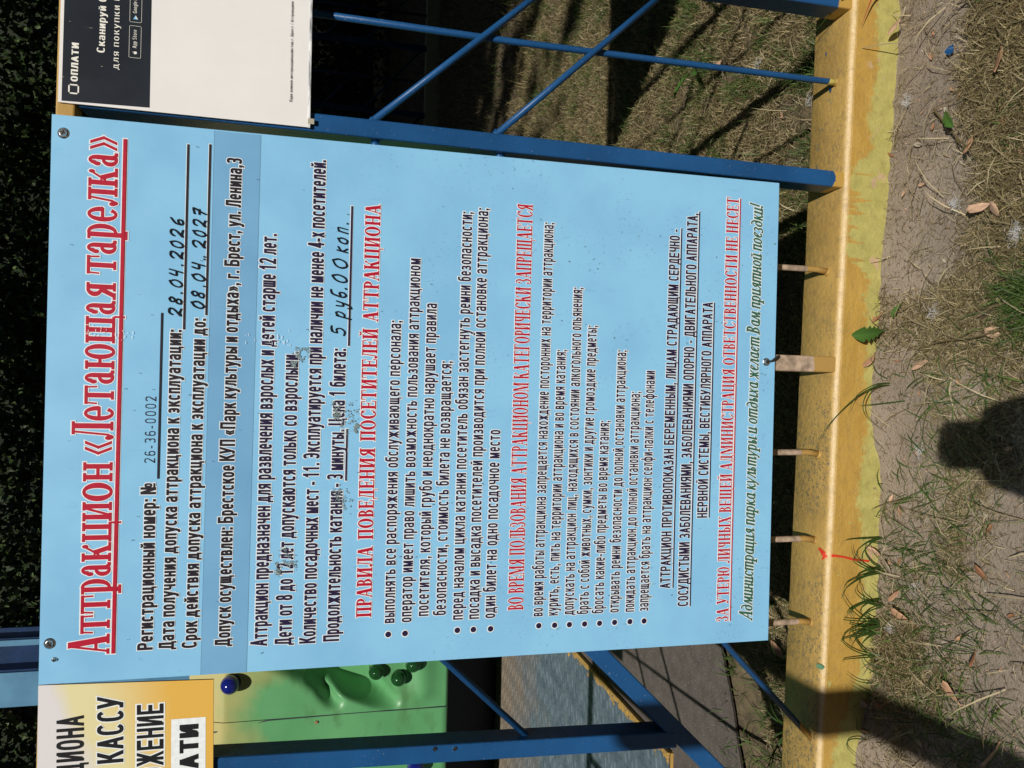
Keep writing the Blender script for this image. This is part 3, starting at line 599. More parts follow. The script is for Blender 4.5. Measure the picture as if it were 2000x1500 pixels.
line(SAN, 'Аттракцион предназначен для развлечения взрослых и детей старше 12 лет.', 33.9, 570.8, 734.4, 734.4, 19.8, NV, .030, .055, gap=.12)
line(SAN, 'Дети от 8 до 12 лет допускаются только со взрослыми.', 33.7, 417.9, 703.8, 703.5, 20., NV, .030, .055, gap=.12)
line(SAN, 'Количество посадочных мест - 11. Эксплуатируется при наличии не менее 4-х посетителей.', 33.8, 672.7, 673.1, 674.1, 19.7, NV, .030, .055, gap=.12)
line(SAN, 'Продолжительность катания - 3 минуты. Цена 1 билета:', 34.9, 424, 642.6, 642.4, 19.6, NV, .030, .055, gap=.12, under=[(248.3, 317.7, 637.2, 2.), (428.3, 615.3, 637.4, 2.3)])
line(SER, 'ПРАВИЛА ПОВЕДЕНИЯ ПОСЕТИТЕЛЕЙ АТТРАКЦИОНА', 64.6, 620, 600.6, 601.1, 19.6, RD, .010, .055, gap=.06, sp=.5)
NB = dict(inks=NV, e=.016, halo=.060, gap=.12)
for body, x1, z0_, z1_, h, b in [
    ('выполнять все распоряжения обслуживающего персонала;', 464.7, 569.4, 570.0, 17.2, (39.6, 577.0)),
    ('оператор имеет право лишить возможность пользования аттракционом', 550.3, 546.3, 545.6, 17.4, (39.8, 554.3)),
    ('посетителя, который грубо и неоднократно нарушает правила', 490.4, 523.3, 522., 17.6, None),
    ('безопасности, стоимость билета не возвращается;', 411.9, 499.3, 499.5, 17.7, None),
    ('перед началом цикла катания посетитель обязан застегнуть ремни безопасности;', 619.1, 475.5, 475.6, 17.9, (40.3, 482.3)),
    ('посадка и высадка посетителей производится при полной остановке аттракциона;', 625.8, 452.6, 453.3, 18.1, (40.2, 459.7)),
    ('один билет на одно посадочное место', 318., 429.7, 428.5, 18.3, (40., 435.3))]:
    line(SAN, body, 55.2 if b else 62.6, x1, z0_, z1_, h, bullet=b, **NB)
line(SER, 'ВО ВРЕМЯ ПОЛЬЗОВАНИЯ АТТРАКЦИОНОМ КАТЕГОРИЧЕСКИ ЗАПРЕЩАЕТСЯ', 64.5, 636.5, 389.2, 389.4, 21.6, RD, .006, .045, gap=.05, sp=.34)
for body, x1, z0_, z1_, h, b in [
    ('во время работы аттракциона запрещается нахождение посторонних на территории аттракциона;', 612.7, 360.4, 358.1, 17.6, (40.8, 365.4)),
    ('курить, есть, пить на территории аттракциона и во время катания;', 433., 337.8, 335.2, 17.6, (40.3, 341.9)),
    ('допускать на аттракцион лиц, находящихся в состоянии алкогольного опьянения;', 522.9, 314.3, 312.7, 17.6, (40.1, 319.8)),
    ('брать с собой животных, сумки, зонтики и другие громоздкие предметы;', 469.5, 292., 289.6, 17.6, (39.8, 296.9)),
    ('бросать какие-либо предметы во время катания;', 332.6, 269.3, 267., 17.6, (39.7, 274.1)),
    ('открывать ремни безопасности до полной остановки аттракциона;', 435.5, 245.2, 243.4, 17.6, (39.9, 251.)),
    ('покидать аттракцион до полной остановки аттракциона;', 375.7, 221.4, 220.3, 17.6, (39.8, 227.1)),
    ('запрещается брать на аттракцион селфи-палки с телефонами', 407., 199., 197.6, 17.6, (39.7, 204.9))]:
    line(SAN, body, 54.5, x1, z0_, z1_, h, bullet=b, inks=NV, e=.014, halo=.062, gap=.12)
CB = dict(inks=NV, e=.026, halo=.050, gap=.13, sp=.32)
line(SAN, 'АТТРАКЦИОН ПРОТИВОПОКАЗАН БЕРЕМЕННЫМ, ЛИЦАМ СТРАДАЮЩИМ СЕРДЕЧНО -', 86.9, 617., 165.6, 163.4, 15.4, under=[(86.6, 619.5, 159.8, 1.7)], **CB)
line(SAN, 'СОСУДИСТЫМИ ЗАБОЛЕВАНИЯМИ, ЗАБОЛЕВАНИЯМИ ОПОРНО - ДВИГАТЕЛЬНОГО АППАРАТА,', 59., 642.6, 135.7, 135.4, 16.2, under=[(58., 646.2, 131.4, 1.7)], **CB)
line(SAN, 'НЕРВНОЙ СИСТЕМЫ, ВЕСТИБУЛЯРНОГО АППАРАТА', 190., 511.6, 108.1, 107.2, 15.8, under=[(189.7, 512.2, 103.8, 1.7)], **CB)
line(SER, 'ЗА УТЕРЮ ЛИЧНЫХ ВЕЩЕЙ АДМИНИСТРАЦИЯ ОТВЕТСТВЕННОСТИ НЕ НЕСЕТ', 33., 671.8, 68.8, 68.2, 19.4, RD, .006, .050, gap=.06, sp=.36, under=[(32.9, 671.1, 64.6, 1.7)])
line(ITA, 'Администрация парка культуры и отдыха желает Вам приятной поездки!', 32.4, 663.4, 28.8, 27.6, 21.5, GN, .030, .045, gap=.03, shear=.24, sp=.24)

# handwriting in marker
HW = {'2': [[(.05, .75), (.2, .98), (.5, 1.), (.62, .8), (.5, .5), (.1, .05), (.35, .12), (.7, .0)]], '8': [[(.6, .85), (.4, 1.), (.15, .8), (.3, .55), (.55, .3), (.4, .02), (.1, .1), (.15, .4), (.5, .6), (.6, .85)]],
      '0': [[(.5, 1.), (.2, .8), (.1, .35), (.25, 0.), (.5, .1), (.65, .55), (.5, 1.)]], '4': [[(.2, 1.), (.1, .5), (.55, .48)], [(.65, 1.), (.5, 0.)]],
      '6': [[(.6, 1.), (.2, .65), (.1, .2), (.35, 0.), (.6, .2), (.5, .45), (.2, .35)]], '7': [[(.1, .95), (.65, 1.), (.4, .5), (.25, 0.)], [(.15, .52), (.6, .55)]], '.': [[(.1, .0), (.14, .03)]],
      '5': [[(.7, 1.), (.25, .95), (.2, .6), (.5, .62), (.62, .35), (.4, .02), (.05, .1)], [(.25, .93), (.55, 1.02)]], 'р': [[(.2, .65), (.05, -.4)], [(.18, .45), (.45, .7), (.6, .5), (.45, .1), (.15, .1)]],
      'у': [[(.15, .65), (.2, .2), (.5, .25)], [(.62, .65), (.4, -.2), (.1, -.4), (.05, -.2)]], 'б': [[(.7, 1.1), (.3, 1.0), (.15, .6), (.12, .2), (.35, 0), (.6, .2), (.5, .5), (.2, .4)]],
      'к': [[(.2, .7), (.1, 0.)], [(.6, .65), (.18, .35), (.55, 0.)]], 'о': [[(.45, .65), (.15, .5), (.1, .1), (.4, 0), (.6, .35), (.45, .65)]], 'п': [[(.15, .65), (.1, 0.)], [(.12, .6), (.55, .66), (.5, 0.)]]}
def hand(items, zb, hgt, slope=0.):
    P = Print()
    for ch, x, wd in items:
        for s in HW[ch]:
            for rep in range(2):
                pts = [(x/1e3+(p[0]*wd+p[1]*hgt*.16)/1e3+random.uniform(-1, 1)*.00042, (zb+slope*(x-450)+p[1]*hgt)/1e3+random.uniform(-1, 1)*.00042) for p in s]
                fine = [pts[0]]
                for i in range(len(pts)-1):
                    for t in (.33, .66, 1.):
                        q0, q1, q2, q3 = pts[max(i-1, 0)], pts[i], pts[i+1], pts[min(i+2, len(pts)-1)]
                        fine.append(tuple(.5*((2*b)+(-a+c)*t+(2*a-5*b+4*c-d)*t*t+(-a+3*b-3*c+d)*t**3) for a, b, c, d in zip(q0, q1, q2, q3)))
                P.pen(fine, random.uniform(.0017, .0021) if rep == 0 else .0013, depth=.0013+.00032*rep)
    return mesh('handwriting', P.v, P.f, i_pen, board)
hand([('2', 458, 14), ('8', 473, 13), ('.', 487, 12), ('0', 494, 14), ('4', 508, 12), ('.', 522, 12), ('2', 530, 14), ('0', 544, 13), ('2', 558, 14), ('6', 573, 13)], 848, 14.5)
hand([('0', 468, 14), ('8', 482, 13), ('.', 497, 12), ('0', 503, 14), ('4', 518, 12), ('.', 531, 12), ('.', 535, 10), ('2', 546, 14), ('0', 560, 12), ('2', 573, 13), ('7', 587, 13)], 821.5, 14.5)
hand([('5', 441, 15), ('р', 464, 13), ('у', 478, 13), ('б', 491, 12), ('.', 503, 12), ('0', 510, 17), ('0', 529, 20), ('к', 551, 12), ('о', 563, 13), ('п', 577, 12), ('.', 590, 10)], 644, 18)

# old tape residue, crease glare drawn as scuffs, screws
P = Print()
for (cx, cz, rx, rz, tilt) in [(147, 709, 17, 9, .6), (134, 724, 9, 6, .2), (417, 698, 13, 11, -.8), (405, 707, 7, 5, 0), (227, 642, 20, 10, .5), (333, 635, 24, 10, -.3), (343, 653, 16, 5, .1), (318, 625, 7, 4, 0)]:
    for _ in range(300):
        a_, r_ = random.uniform(0, TAU), math.sqrt(random.random())*(1+.5*noise.noise((cx, _*.1, 0))); px, pz = rx*r_*math.cos(a_), rz*r_*math.sin(a_)
        px, pz = px*math.cos(tilt)-pz*math.sin(tilt), px*math.sin(tilt)+pz*math.cos(tilt)
        if noise.noise(((cx+px)*.16, (cz+pz)*.16, 5.)) < -.02: continue
        s = random.uniform(.35, 1.15); m_ = random.randint(4, 6)
        P.poly([((cx+px+s*random.uniform(.5, 1)*math.cos(i*TAU/m_))/1e3, (cz+pz+s*random.uniform(.5, 1)*math.sin(i*TAU/m_))/1e3) for i in range(m_)], .0009+random.random()*.0009, 0)
tag(mesh('tape_residue', P.v, P.f, m_res, board), kind='stuff')
P = Print()
for _ in range(60):
    x_, z_ = .432+random.gauss(0, .004), random.choice([.93, .915, .945, .735, .76, .72])+random.gauss(0, .007); P.rect(x_, z_, x_+random.uniform(.0004, .004), z_+random.uniform(.0003, .0007), depth=.0018+random.random()*.0002)
tag(mesh('glare_scuffs', P.v, P.f, i_halo, board), kind='stuff')  # sun glare along a crease, painted as small white marks
P = Print()
for _ in range(170):
    x_, z_ = random.uniform(.02, .69), random.uniform(.01, .98); s = random.uniform(.0003, .0010); P.disc(x_, z_, s, 0, .0018+random.random()*.0002, 5)
tag(mesh('dirt_specks', P.v, P.f, M('speck', (.08, .11, .11), .8).m, board), kind='stuff')
def screw(x, z, parent, r=.0046):
    bm = bmesh.new()
    for (rr, h0, h1) in ((r*1.5, 0, .0010), (r, .0010, .0030)):
        c_ = bmesh.ops.create_cone(bm, cap_ends=True, segments=18, radius1=rr, radius2=rr*.82, depth=h1-h0)
        bmesh.ops.translate(bm, vec=(0, 0, (h0+h1)/2), verts=c_['verts'])
    bmesh.ops.rotate(bm, cent=(0, 0, 0), matrix=Matrix.Rotation(math.pi/2, 3, 'X'), verts=bm.verts); bmesh.ops.translate(bm, vec=(x, -.0002, z), verts=bm.verts)
    s = from_bm('screw', bm, m_metal, parent); bm = bmesh.new()
    box_bm(bm, -r*.6, -.0005, -r*.12, r*.6, .0005, r*.12); box_bm(bm, -r*.12, -.0006, -r*.6, r*.12, .0004, r*.6)
    bmesh.ops.rotate(bm, cent=(0, 0, 0), matrix=Matrix.Rotation(.5+x*9, 3, 'Y'), verts=bm.verts); bmesh.ops.translate(bm, vec=(x, -.0034, z), verts=bm.verts)
    from_bm('slot', bm, m_black, s); return s
screw(.0501, 1.1805-BZ, board); screw(.0302, 1.175-BZ, board, .0022); screw(.6781, 1.1786-BZ, board); screw(.4258, .2053-BZ, board, .0042)
v, f = tube_data([(.426, -.004, .0135), (.428, -.006, .008), (.4345, -.004, -.002), (.4365, .002, -.008)], [.0012, .0016, .0018, .0008], 6); mesh('tie_wire', v, f, m_black, board)

# ------------------------------------------------------------------ yellow poster, left
poster = thing('ticket_poster', 'white and orange poster with black capitals beside the blue board', 'sign', (0, 0, BZ))
slab('panel', [(-.345, .7925), (-.0068, .7987), (-.0006, 1.0009), (-.345, .998)], -.0004, .0028, m_poster, M('panel_edge', (.50, .30, .25)).m, poster)
P = Print()
P.rect(-.1863, .8046, -.0542, .8457, 1, .00065, sl=.018)
Pm = dict(e=.02, halo=.0, gap=.13)
P.text(SAN, 'АТТРАКЦИОНА', -.1816-.02, -.0415, .9467, .0293, e=.02, z1=.950, gap=.14, depth=.0005)
P.text(SAN, 'ЧЕРЕЗ КАССУ', -.197, -.0202, .9015, .0288, e=.02, z1=.9054, gap=.14, halo=.05, depth=.0005)
P.text(SAN, 'ПРИЛОЖЕНИЕ', -.186, -.0333, .8553, .030, e=.02, z1=.8583, gap=.14, halo=.06, depth=.0005)
P.text(SAN, 'ОПЛАТИ', -.1753, -.0633, .8143, .0203, e=.045, z1=.8168, gap=.17, depth=.0009)
mesh('lettering', P.v, P.f, [i_black, i_halo], poster, mi=P.m)

# ------------------------------------------------------------------ payment placard, right
pl = thing('payment_placard', 'white laminated payment notice with a black header above the bare fence rods', 'sign', (.714, 0, BZ))
def pp(o): o.parent = pl; o.location = (-.714, 0, 0); return o
pp(slab('sheet', [(.7145, .6975), (.942, .6985), (.942, .9935), (.7155, .9945)], -.0004, .0024, m_paper, m_clear, None))
pp(mesh('black_header', [(.7195, -.0006, .8905), (.9375, -.0006, .8915), (.9375, -.0006, .9895), (.7175, -.0006, .9905)], [(0, 1, 2, 3)], m_header))
pp(bar('clear_lower_edge', (.7140, .001, .6965), (.9425, .001, .6975), .0035, .004, m_clear, bev=.0008))
pp(bar('tape_tab', (.7190, -.0008, .694), (.7262, -.0008, .694), .008, .0006, M('tape', (.42, .39, .30), .4).m, bev=0))
P = Print()
P.text(SAN, 'ОПЛАТИ', .7427, .7895, .9730, .0074, e=.03, z1=.9726, gap=.17, depth=.0009)
cx, cz = .7330, .9772
for (a, b) in [((-.0036, .0052), (.0036, .0052)), ((-.0036, -.0052), (.0036, -.0052)), ((-.0052, -.0036), (-.0052, .0036)), ((.0052, -.0036), (.0052, .0036))]:
    P.pen([(cx+a[0], cz+a[1]), (cx+b[0], cz+b[1])], .0017, depth=.0010)
P.text(SAN, 'Сканируй QR-код', .7817, .888, .9434, .0088, e=.012, z1=.9424, gap=.13, depth=.0009)
P.text(SAN, 'для покупки билета', .7633, .892, .9271, .0080, e=-.012, z1=.9274, gap=.14, depth=.0009)
for (x0, x1) in ((.7798, .8196), (.8243, .8645)):
    z0_, z1_ = .9022, .9157; P.pen([(x0+.001, z0_), (x1-.001, z0_), (x1, z0_+.001), (x1, z1_-.001), (x1-.001, z1_), (x0+.001, z1_), (x0, z1_-.001), (x0, z0_+.001), (x0+.001, z0_)], .00035, depth=.0010)
P.text(SAN, 'App Store', .7920, .8147, .9072, .0047, e=-.01, gap=.13, depth=.0009)
P.text(SAN, 'Google Play', .8355, .8610, .9076, .0047, e=-.01, gap=.13, depth=.0009)
ap = [(0, -.0016), (.0007, -.0020), (.0014, -.0013), (.0019, -.0002), (.0013, .0003), (.0013, .0011), (.0018, .0015), (.0010, .0019), (.0002, .0016), (-.0006, .0019), (-.0015, .0014), (-.0018, .0003), (-.0014, -.0011), (-.0007, -.0020)]
P.poly([(.7862+a, .9085+b) for a, b in ap], .0009, 0); P.poly([(.7862, .9106), (.7870, .9110), (.7873, .9119), (.7865, .9115)], .0009, 0)
P.poly([(.8280, .9062), (.8330, .9090), (.8280, .9118)], .0009, 2); P.poly([(.8280, .9062), (.8330, .9090), (.8296, .9090)], .0011, 0)
P.text(SAN, 'Парк воинов-интернационалистов г. Брест / Аттракцион "Летающая тарелка"', .7455, .9255, .7185, .0034, e=.0, z1=.7202, gap=.12, depth=.0009, mi=1)
o = pp(mesh('lettering', P.v, P.f, [i_cream, i_black, i_sky], None, mi=P.m))

# guessed board, added beyond the right edge and shaped to shade the turf
hs_ = thing('shadow_board', 'unseen brown board guessed right of the payment notice, added for its shadow', 'board', (1.5, 0, 1.0))
o = slab('board_sheet', [(1.19-1.5, .165), (1.43-1.5, -.29), (1.92-1.5, -.36), (1.92-1.5, .165)], -.003, .003, m_ochre, m_ochre, hs_)
# ------------------------------------------------------------------ tread-plate platform, left behind the fence
k = M('tread_plate', (.16, .19, .21), .62, .3); X, Y, Z = k.xyz(True)
c = k.mix(k.ramp(k.noise(22, 5, world=True), .35, .65), (.070, .105, .135), (.125, .165, .195))
mud = k.ramp(k.math('ADD', Y, k.ramp(k.noise(6, 4, world=True), .3, .7, -.22, .22)), 1.75, 2.4); c = k.mix(mud, c, (.20, .165, .125))
yl = k.ramp(k.math('ADD', X, k.ramp(k.noise(48, 5, (1, .5, 1), world=True), .3, .7, -.018, .018)), -.537, -.533); c = k.mix(yl, c, k.mix(k.ramp(k.noise(90, 4, world=True), .4, .6), (.30, .20, .09), (.50, .30, .06)))
k.out(c).bump(k.noise(180, 4, world=True), .3, .001); m_tread = k.m
plat = thing('platform', 'grey diamond tread platform with yellow worn edge behind the left post', 'platform', (-1.2, 1.2, 0))
def par(o, p): o.parent = p; o.location = -p.location; return o
PX1, PY0, PY1, PZ = -.515, .69, 2.60, .022
bm = bmesh.new(); box_bm(bm, -2.6, PY0, PZ-.006, PX1, PY1, PZ, .001); par(from_bm('deck_plate', bm, m_tread), plat)
bm = bmesh.new(); box_bm(bm, -2.6, PY0+.004, -.01, PX1-.004, PY0+.03, PZ-.0065); box_bm(bm, PX1-.030, PY0+.032, -.01, PX1-.004, PY1-.01, PZ-.0065); par(from_bm('deck_frame', bm, m_ochre), plat)
tv, tf = [], []; pt = .042; j = 0; y = PY0+.012
while y < PY1-.01:
    i = 0; x = PX1-.012-(j % 2)*pt/2
    while x > -1.6:
        d = 1 if (i+j) % 2 else -1; a_ = .26 if d > 0 else 1.33; ca, sa = math.cos(a_), math.sin(a_); L, W_ = .0165, .0052; b = len(tv)
        for (u, v_, h) in ((-L, 0, 0), (0, -W_, 0), (L, 0, 0), (0, W_, 0), (-L*.5, 0, .0028), (L*.5, 0, .0028)): tv.append((x+u*ca-v_*sa, y+u*sa+v_*ca, PZ+h+.0001))
        tf += [(b, b+1, b+4), (b+1, b+5, b+4), (b+1, b+2, b+5), (b+2, b+3, b+5), (b+3, b+4, b+5), (b+3, b, b+4)]
        x -= pt; i += 1
    y += pt*.6; j += 1
tag(par(mesh('tread_pattern', tv, tf, m_tread), plat), kind='stuff')

# ------------------------------------------------------------------ green ride body
k = M('green_fibreglass', (.16, .40, .19), .42); X, Y, Z = k.xyz(True)
c = k.mix(k.ramp(k.noise(3, 4, world=True), .35, .65), (.085, .285, .11), (.125, .36, .15)); c = k.mix(k.ramp(k.noise(5, 3, (1, 1, 2), world=True, off=(3, 0, 1)), .52, .70), c, (.075, .21, .075))
yz = k.math('ADD', Z, k.ramp(k.noise(4, 3, world=True, off=(1, 1, 6)), .3, .7, -.10, .10)); c = k.mix(k.ramp(yz, 1.02, 1.22), c, (.44, .39, .14)); k.out(c).bump(k.noise(30, 3, world=True), .1, .002); m_ride = k.m
m_dark = M('dark_base', (.012, .018, .03), .6).m
ride = thing('amusement_ride', 'moulded green and yellow ride body with glass lamps above a dark base', 'amusement ride', (-1., 2.6, 0))
RY = 2.15
def sst(t): t = max(0., min(1., t)); return t*t*(3-2*t)
def depth_at(x, z):
    ux, uz = x+.815, z-.765; al, ac = ux*-.53+uz*-.85, ux*-.85+uz*.53    # a slanting hollow and a wider one beside it
    e1 = math.hypot(al/.25, ac/.075); d = .17*sst((1.15-e1)/.62)
    e2 = math.hypot((x+.60)/.17, (z-.84)/.13); d = max(d, .24*sst((1.12-e2)/.5))
    best = 9
    for (p, q) in (((-.72, 1.10), (-.77, .99)), ((-.77, .99), (-.815, .90)), ((-.815, .90), (-.865, .845)), ((-.865, .845), (-.94, .80))):
        vx, vz = q[0]-p[0], q[1]-p[1]; t = max(0, min(1, ((x-p[0])*vx+(z-p[1])*vz)/(vx*vx+vz*vz))); best = min(best, math.hypot(x-p[0]-t*vx, z-p[1]-t*vz))
    d += .085*math.exp(-(best/.026)**2)*max(0, min(1, (x+.97)/.08))
    d += .020*math.exp(-((z-.44)/.05)**2)*(1 if x > -.9 else math.exp(-((x+.9)/.05)**2))*-1
    d += .30*max(0, z-1.22)**1.0*1.2
    return d+.05*((x+.9)/1.6)**2
def hull(name, x0, x1, off=0., seam=None):
    q_ = .0075 if seam is None and x0 > -1 else .02; XS = np.arange(x0, x1+.001, q_); ZS = np.arange(.338, 1.36, q_); v = []; f = []; n_ = len(ZS)
    for x in XS:
        for z in ZS:
            sx_ = x
            if seam and abs(x-seam[0]) < .001: sx_ = x+seam[1]*(-.05*max(0, (z-1.0))/.26)-.0
            v.append((sx_, RY+off+depth_at(sx_, z), z))
    for i in range(len(XS)-1):
        for j in range(n_-1): f.append((i*n_+j, i*n_+n_+j, i*n_+n_+j+1, i*n_+j+1))
    b = len(v)                                       # rolled lower lip
    for x in XS: v.append((x, RY+off+.012+depth_at(x, .338), .330)); v.append((x, RY+off+.42, .345))
    for i in range(len(XS)-1): f += [(b+2*i, b+2*i+2, (i+1)*n_, i*n_), (b+2*i+1, b+2*i+3, b+2*i+2, b+2*i)]
    o = mesh(name, v, f, m_ride, None, smooth=True); return par(o, ride)
hull('body_shell', -.980, 1.02); hull('skirt_panel', -2.462, -.982, -.002)
v, f = tube_data([(-.981, RY-.001, .34), (-.982, RY+.002, .7), (-.983, RY-.001, 1.05), (-1.02, RY+.01, 1.26)], .0034, 5); par(mesh('seam', v, f, m_dark), ride)
bm = bmesh.new(); box_bm(bm, -2.4, 2.62, -.02, .9, 4.2, .34); par(from_bm('base', bm, m_dark), ride)
k = M('green_glass', (.02, .12, .03), .06, .6); k.b.inputs['Transmission Weight'].default_value = .55; m_gg = k.m
m_bg = M('blue_glass', (.008, .014, .16), .08, .7).m; m_sock = M('lamp_socket', (.01, .05, .02), .5).m
def lamp(x, z, r, mat):
    yy = RY+depth_at(x, z); bm = bmesh.new(); bmesh.ops.create_uvsphere(bm, u_segments=24, v_segments=16, radius=r)
    for q in bm.verts: q.co = Vector((q.co.x*1., q.co.y*1.15, q.co.z*1.))+Vector((x, yy-r*.75, z))
    o = par(from_bm('lamp', bm, mat, smooth=True), ride)
    v, f = tube_data([(x, yy+.02, z-.004), (x, yy-.006, z-.004)], [r*1.02, r*.95], 20); s_ = mesh('socket', v, f, m_sock, o, smooth=False); return o
lamp(-.822, 1.197, .036, m_bg); lamp(-1.213, .462, .036, m_bg)
for (x, z) in ((-.812, .632), (-.842, .542), (-.785, .484), (-.66, .45), (-.50, .44), (-.34, .47), (-.22, .56), (-.19, .68)): lamp(x, z, .031, m_gg)
v, f = tube_data([(-1.005, RY-.008, .866), (-1.005, RY-.003, .866)], .006, 10); par(mesh('rivet', v, f, m_dry[2]), ride)
# steel columns of the ride, high on the left
k = M('column_paint', (.07, .22, .36), .5); k.out(k.mix(k.ramp(k.noise(5, 4), .35, .65), (.05, .165, .29), (.085, .25, .40))); m_colp = k.m
colm = thing('ride_column', 'blue steel column of two flanges rising behind the yellow poster', 'column', (-1.39, 4.1, 0))
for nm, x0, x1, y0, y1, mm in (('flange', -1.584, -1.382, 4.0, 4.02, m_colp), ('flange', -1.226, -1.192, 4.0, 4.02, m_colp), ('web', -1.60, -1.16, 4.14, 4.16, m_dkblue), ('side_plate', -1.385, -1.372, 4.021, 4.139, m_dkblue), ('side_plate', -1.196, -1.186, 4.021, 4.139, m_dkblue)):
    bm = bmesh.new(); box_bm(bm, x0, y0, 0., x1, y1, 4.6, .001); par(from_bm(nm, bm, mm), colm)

# ------------------------------------------------------------------ far fence and its low border
border = tag(mesh('stone_border', [(-2, 6.0, -.05), (9, 6.0, -.05), (9, 6.0, .10), (-2, 6.0, .10), (-2, 6.14, .10), (9, 6.14, .10), (9, 6.14, -.05), (-2, 6.14, -.05)], [(0, 1, 2, 3), (3, 2, 5, 4), (4, 5, 6, 7)], M('border_stone', (.30, .30, .17), .8).m), 'low greenish concrete border across the shaded grass', kind='structure')
border.rotation_euler = (0, 0, 0); border.location = (0, -.55, 0)
ff = thing('far_fence', 'dark blue fence standing along the low border in the shade', 'fence', (3.2, 5.5, 0))
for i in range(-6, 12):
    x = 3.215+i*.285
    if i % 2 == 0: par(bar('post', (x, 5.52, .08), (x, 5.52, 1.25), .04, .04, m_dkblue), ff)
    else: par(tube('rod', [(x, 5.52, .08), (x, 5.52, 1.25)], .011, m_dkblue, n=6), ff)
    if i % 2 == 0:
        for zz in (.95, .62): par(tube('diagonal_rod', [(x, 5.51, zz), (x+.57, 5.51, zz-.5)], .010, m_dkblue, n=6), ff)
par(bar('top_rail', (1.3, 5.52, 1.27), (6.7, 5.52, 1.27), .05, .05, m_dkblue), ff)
# ------------------------------------------------------------------ grass and litter
def blades(name, P, length, width, lean, label, mat, curl=.5, seed=1, flat=.0, minz=None):
    r = np.random.default_rng(seed); n = len(P); yaw = r.uniform(0, TAU, n); L = length*r.uniform(.45, 1.25, n); W_ = width*r.uniform(.6, 1.3, n)
    th = np.clip(r.normal(lean, .25, n), .05, 1.52)             # angle from vertical
    c, s = np.cos(yaw), np.sin(yaw); side = r.uniform(-1, 1, n)*curl*L
    def pt(t, extra):
        a = np.clip(th*(.75+extra*t), 0, 1.6); rr = L*t*np.sin(a); zz = np.maximum(L*t*np.cos(a), flat*L*t)
        sx_ = side*t*t
        return np.stack([P[:, 0]+rr*c-sx_*s, P[:, 1]+rr*s+sx_*c, P[:, 2]+zz], 1)
    b, m1, m2, tp = pt(.0, .2), pt(.38, .3), pt(.72, .38), pt(1., .45); px = np.stack([-s, c, r.uniform(-.3, .6, n)], 1); px /= np.linalg.norm(px, axis=1)[:, None]; px *= (W_/2)[:, None]
    V = np.stack([b-px*.8, b+px*.8, m1-px, m1+px, m2-px*.7, m2+px*.7, tp], 1).reshape(-1, 3); o = np.arange(n)[:, None]*7
    F4 = np.concatenate([o+np.array([[0, 1, 3, 2]]), o+np.array([[2, 3, 5, 4]])]); F3 = o+np.array([[4, 5, 6]])
    ob = np_mesh(name, V, F4, F3, mat, attr=np.repeat(r.random(n)**1.4, 7)); return tag(ob, label, 'grass', kind='stuff')
def scatter(n, x0, x1, y0, y1, dens, lift=.001, seed=3):
    r = np.random.default_rng(seed); out = []
    while len(out) < n:
        x, y = r.uniform(x0, x1), r.uniform(y0, y1)
        if r.random() < dens(x, y): out.append((x, y, gz(x, y)+lift))
    return np.array(out)
G = lambda x, y, cx, cy, rx, ry: math.exp(-((x-cx)/rx)**2-((y-cy)/ry)**2)
def d_front(x, y):
    d = .20+.55*noise.noise((x*7, y*7, 2.))+.45*noise.noise((x*22, y*22, 6.))
    d += .95*G(x, y, .9, -.23, .13, .10)+.9*G(x, y, .68, -.24, .20, .07)+.28*G(x, y, .2, -.16, .2, .12)+.35*G(x, y, -.02, -.06, .10, .07)+.5*G(x, y, .48, -.14, .08, .12)+.4*G(x, y, .55, -.26, .1, .06)
    d -= 1.0*G(x, y, .85, -.085, .10, .055)+.9*G(x, y, .68, -.075, .12, .055)+.8*G(x, y, .33, -.04, .07, .05)+.8*G(x, y, .03, -.245, .10, .05)+.5*G(x, y, .20, -.26, .06, .04)
    if y > -.004: return 0
    return max(.02, d)
def d_back(x, y):
    d = .50+.8*noise.noise((x*6, y*6, 2.))+.5*noise.noise((x*19, y*19, 7.))
    if y < .10: return 0
    if y < .16: d *= .5
    if x < .45 and y > .30+.47*(x+.3): return .0
    return max(.05, d)
blades('dry_grass', scatter(13000, -.45, 1.2, -.40, -.003, d_front), .028, .00095, 1.25, 'dry straw and thatch on the soil in front of the kerb', m_straw, .3, 1)
blades('dry_thatch', scatter(20000, -.45, 1.2, -.40, -.004, lambda x, y: max(0, d_front(x, y)-.32), seed=5), .022, .0011, 1.10, 'brown matted thatch in front of the kerb', m_thatch, .6, 2)
gd = lambda x, y: max(0, .05+.75*noise.noise((x*9, y*9, 8.))+.55*G(x, y, .10, -.12, .22, .10)+.8*G(x, y, .5, -.26, .05, .05)+.25*G(x, y, .42, -.15, .12, .10)-.6*G(x, y, .75, -.1, .25, .08)) if y < -.006 else 0
blades('green_grass', scatter(1500, -.45, 1.2, -.40, -.006, gd, seed=8), .045, .0016, 1.05, 'sparse green grass blades in front of the kerb', m_green, .35, 3)
blades('green_tuft_blades', scatter(700, .44, .57, -.31, -.22, lambda x, y: G(x, y, .505, -.27, .035, .035), seed=18), .035, .0013, .75, 'dense bright green tuft of fine grass near the photographer', m_green, .3, 13)
blades('thin_straw', scatter(2600, -.35, 1.1, -.34, -.008, lambda x, y: .5, .004, seed=29), .020, .0007, 1.46, 'thin broken straws lying on the bare soil', m_straw, .12, 29)
blades('dark_twigs', scatter(1500, -.35, 1.1, -.34, -.008, lambda x, y: .5, .003, seed=30), .012, .0009, 1.46, 'short dark bits of twig on the soil', m_thatch, .3, 30)
blades('long_straw', scatter(230, -.3, 1.1, -.30, -.01, lambda x, y: .5, .006, seed=9), .080, .0016, 1.42, 'long bleached straw stalks on the soil', m_straw, .10, 4)
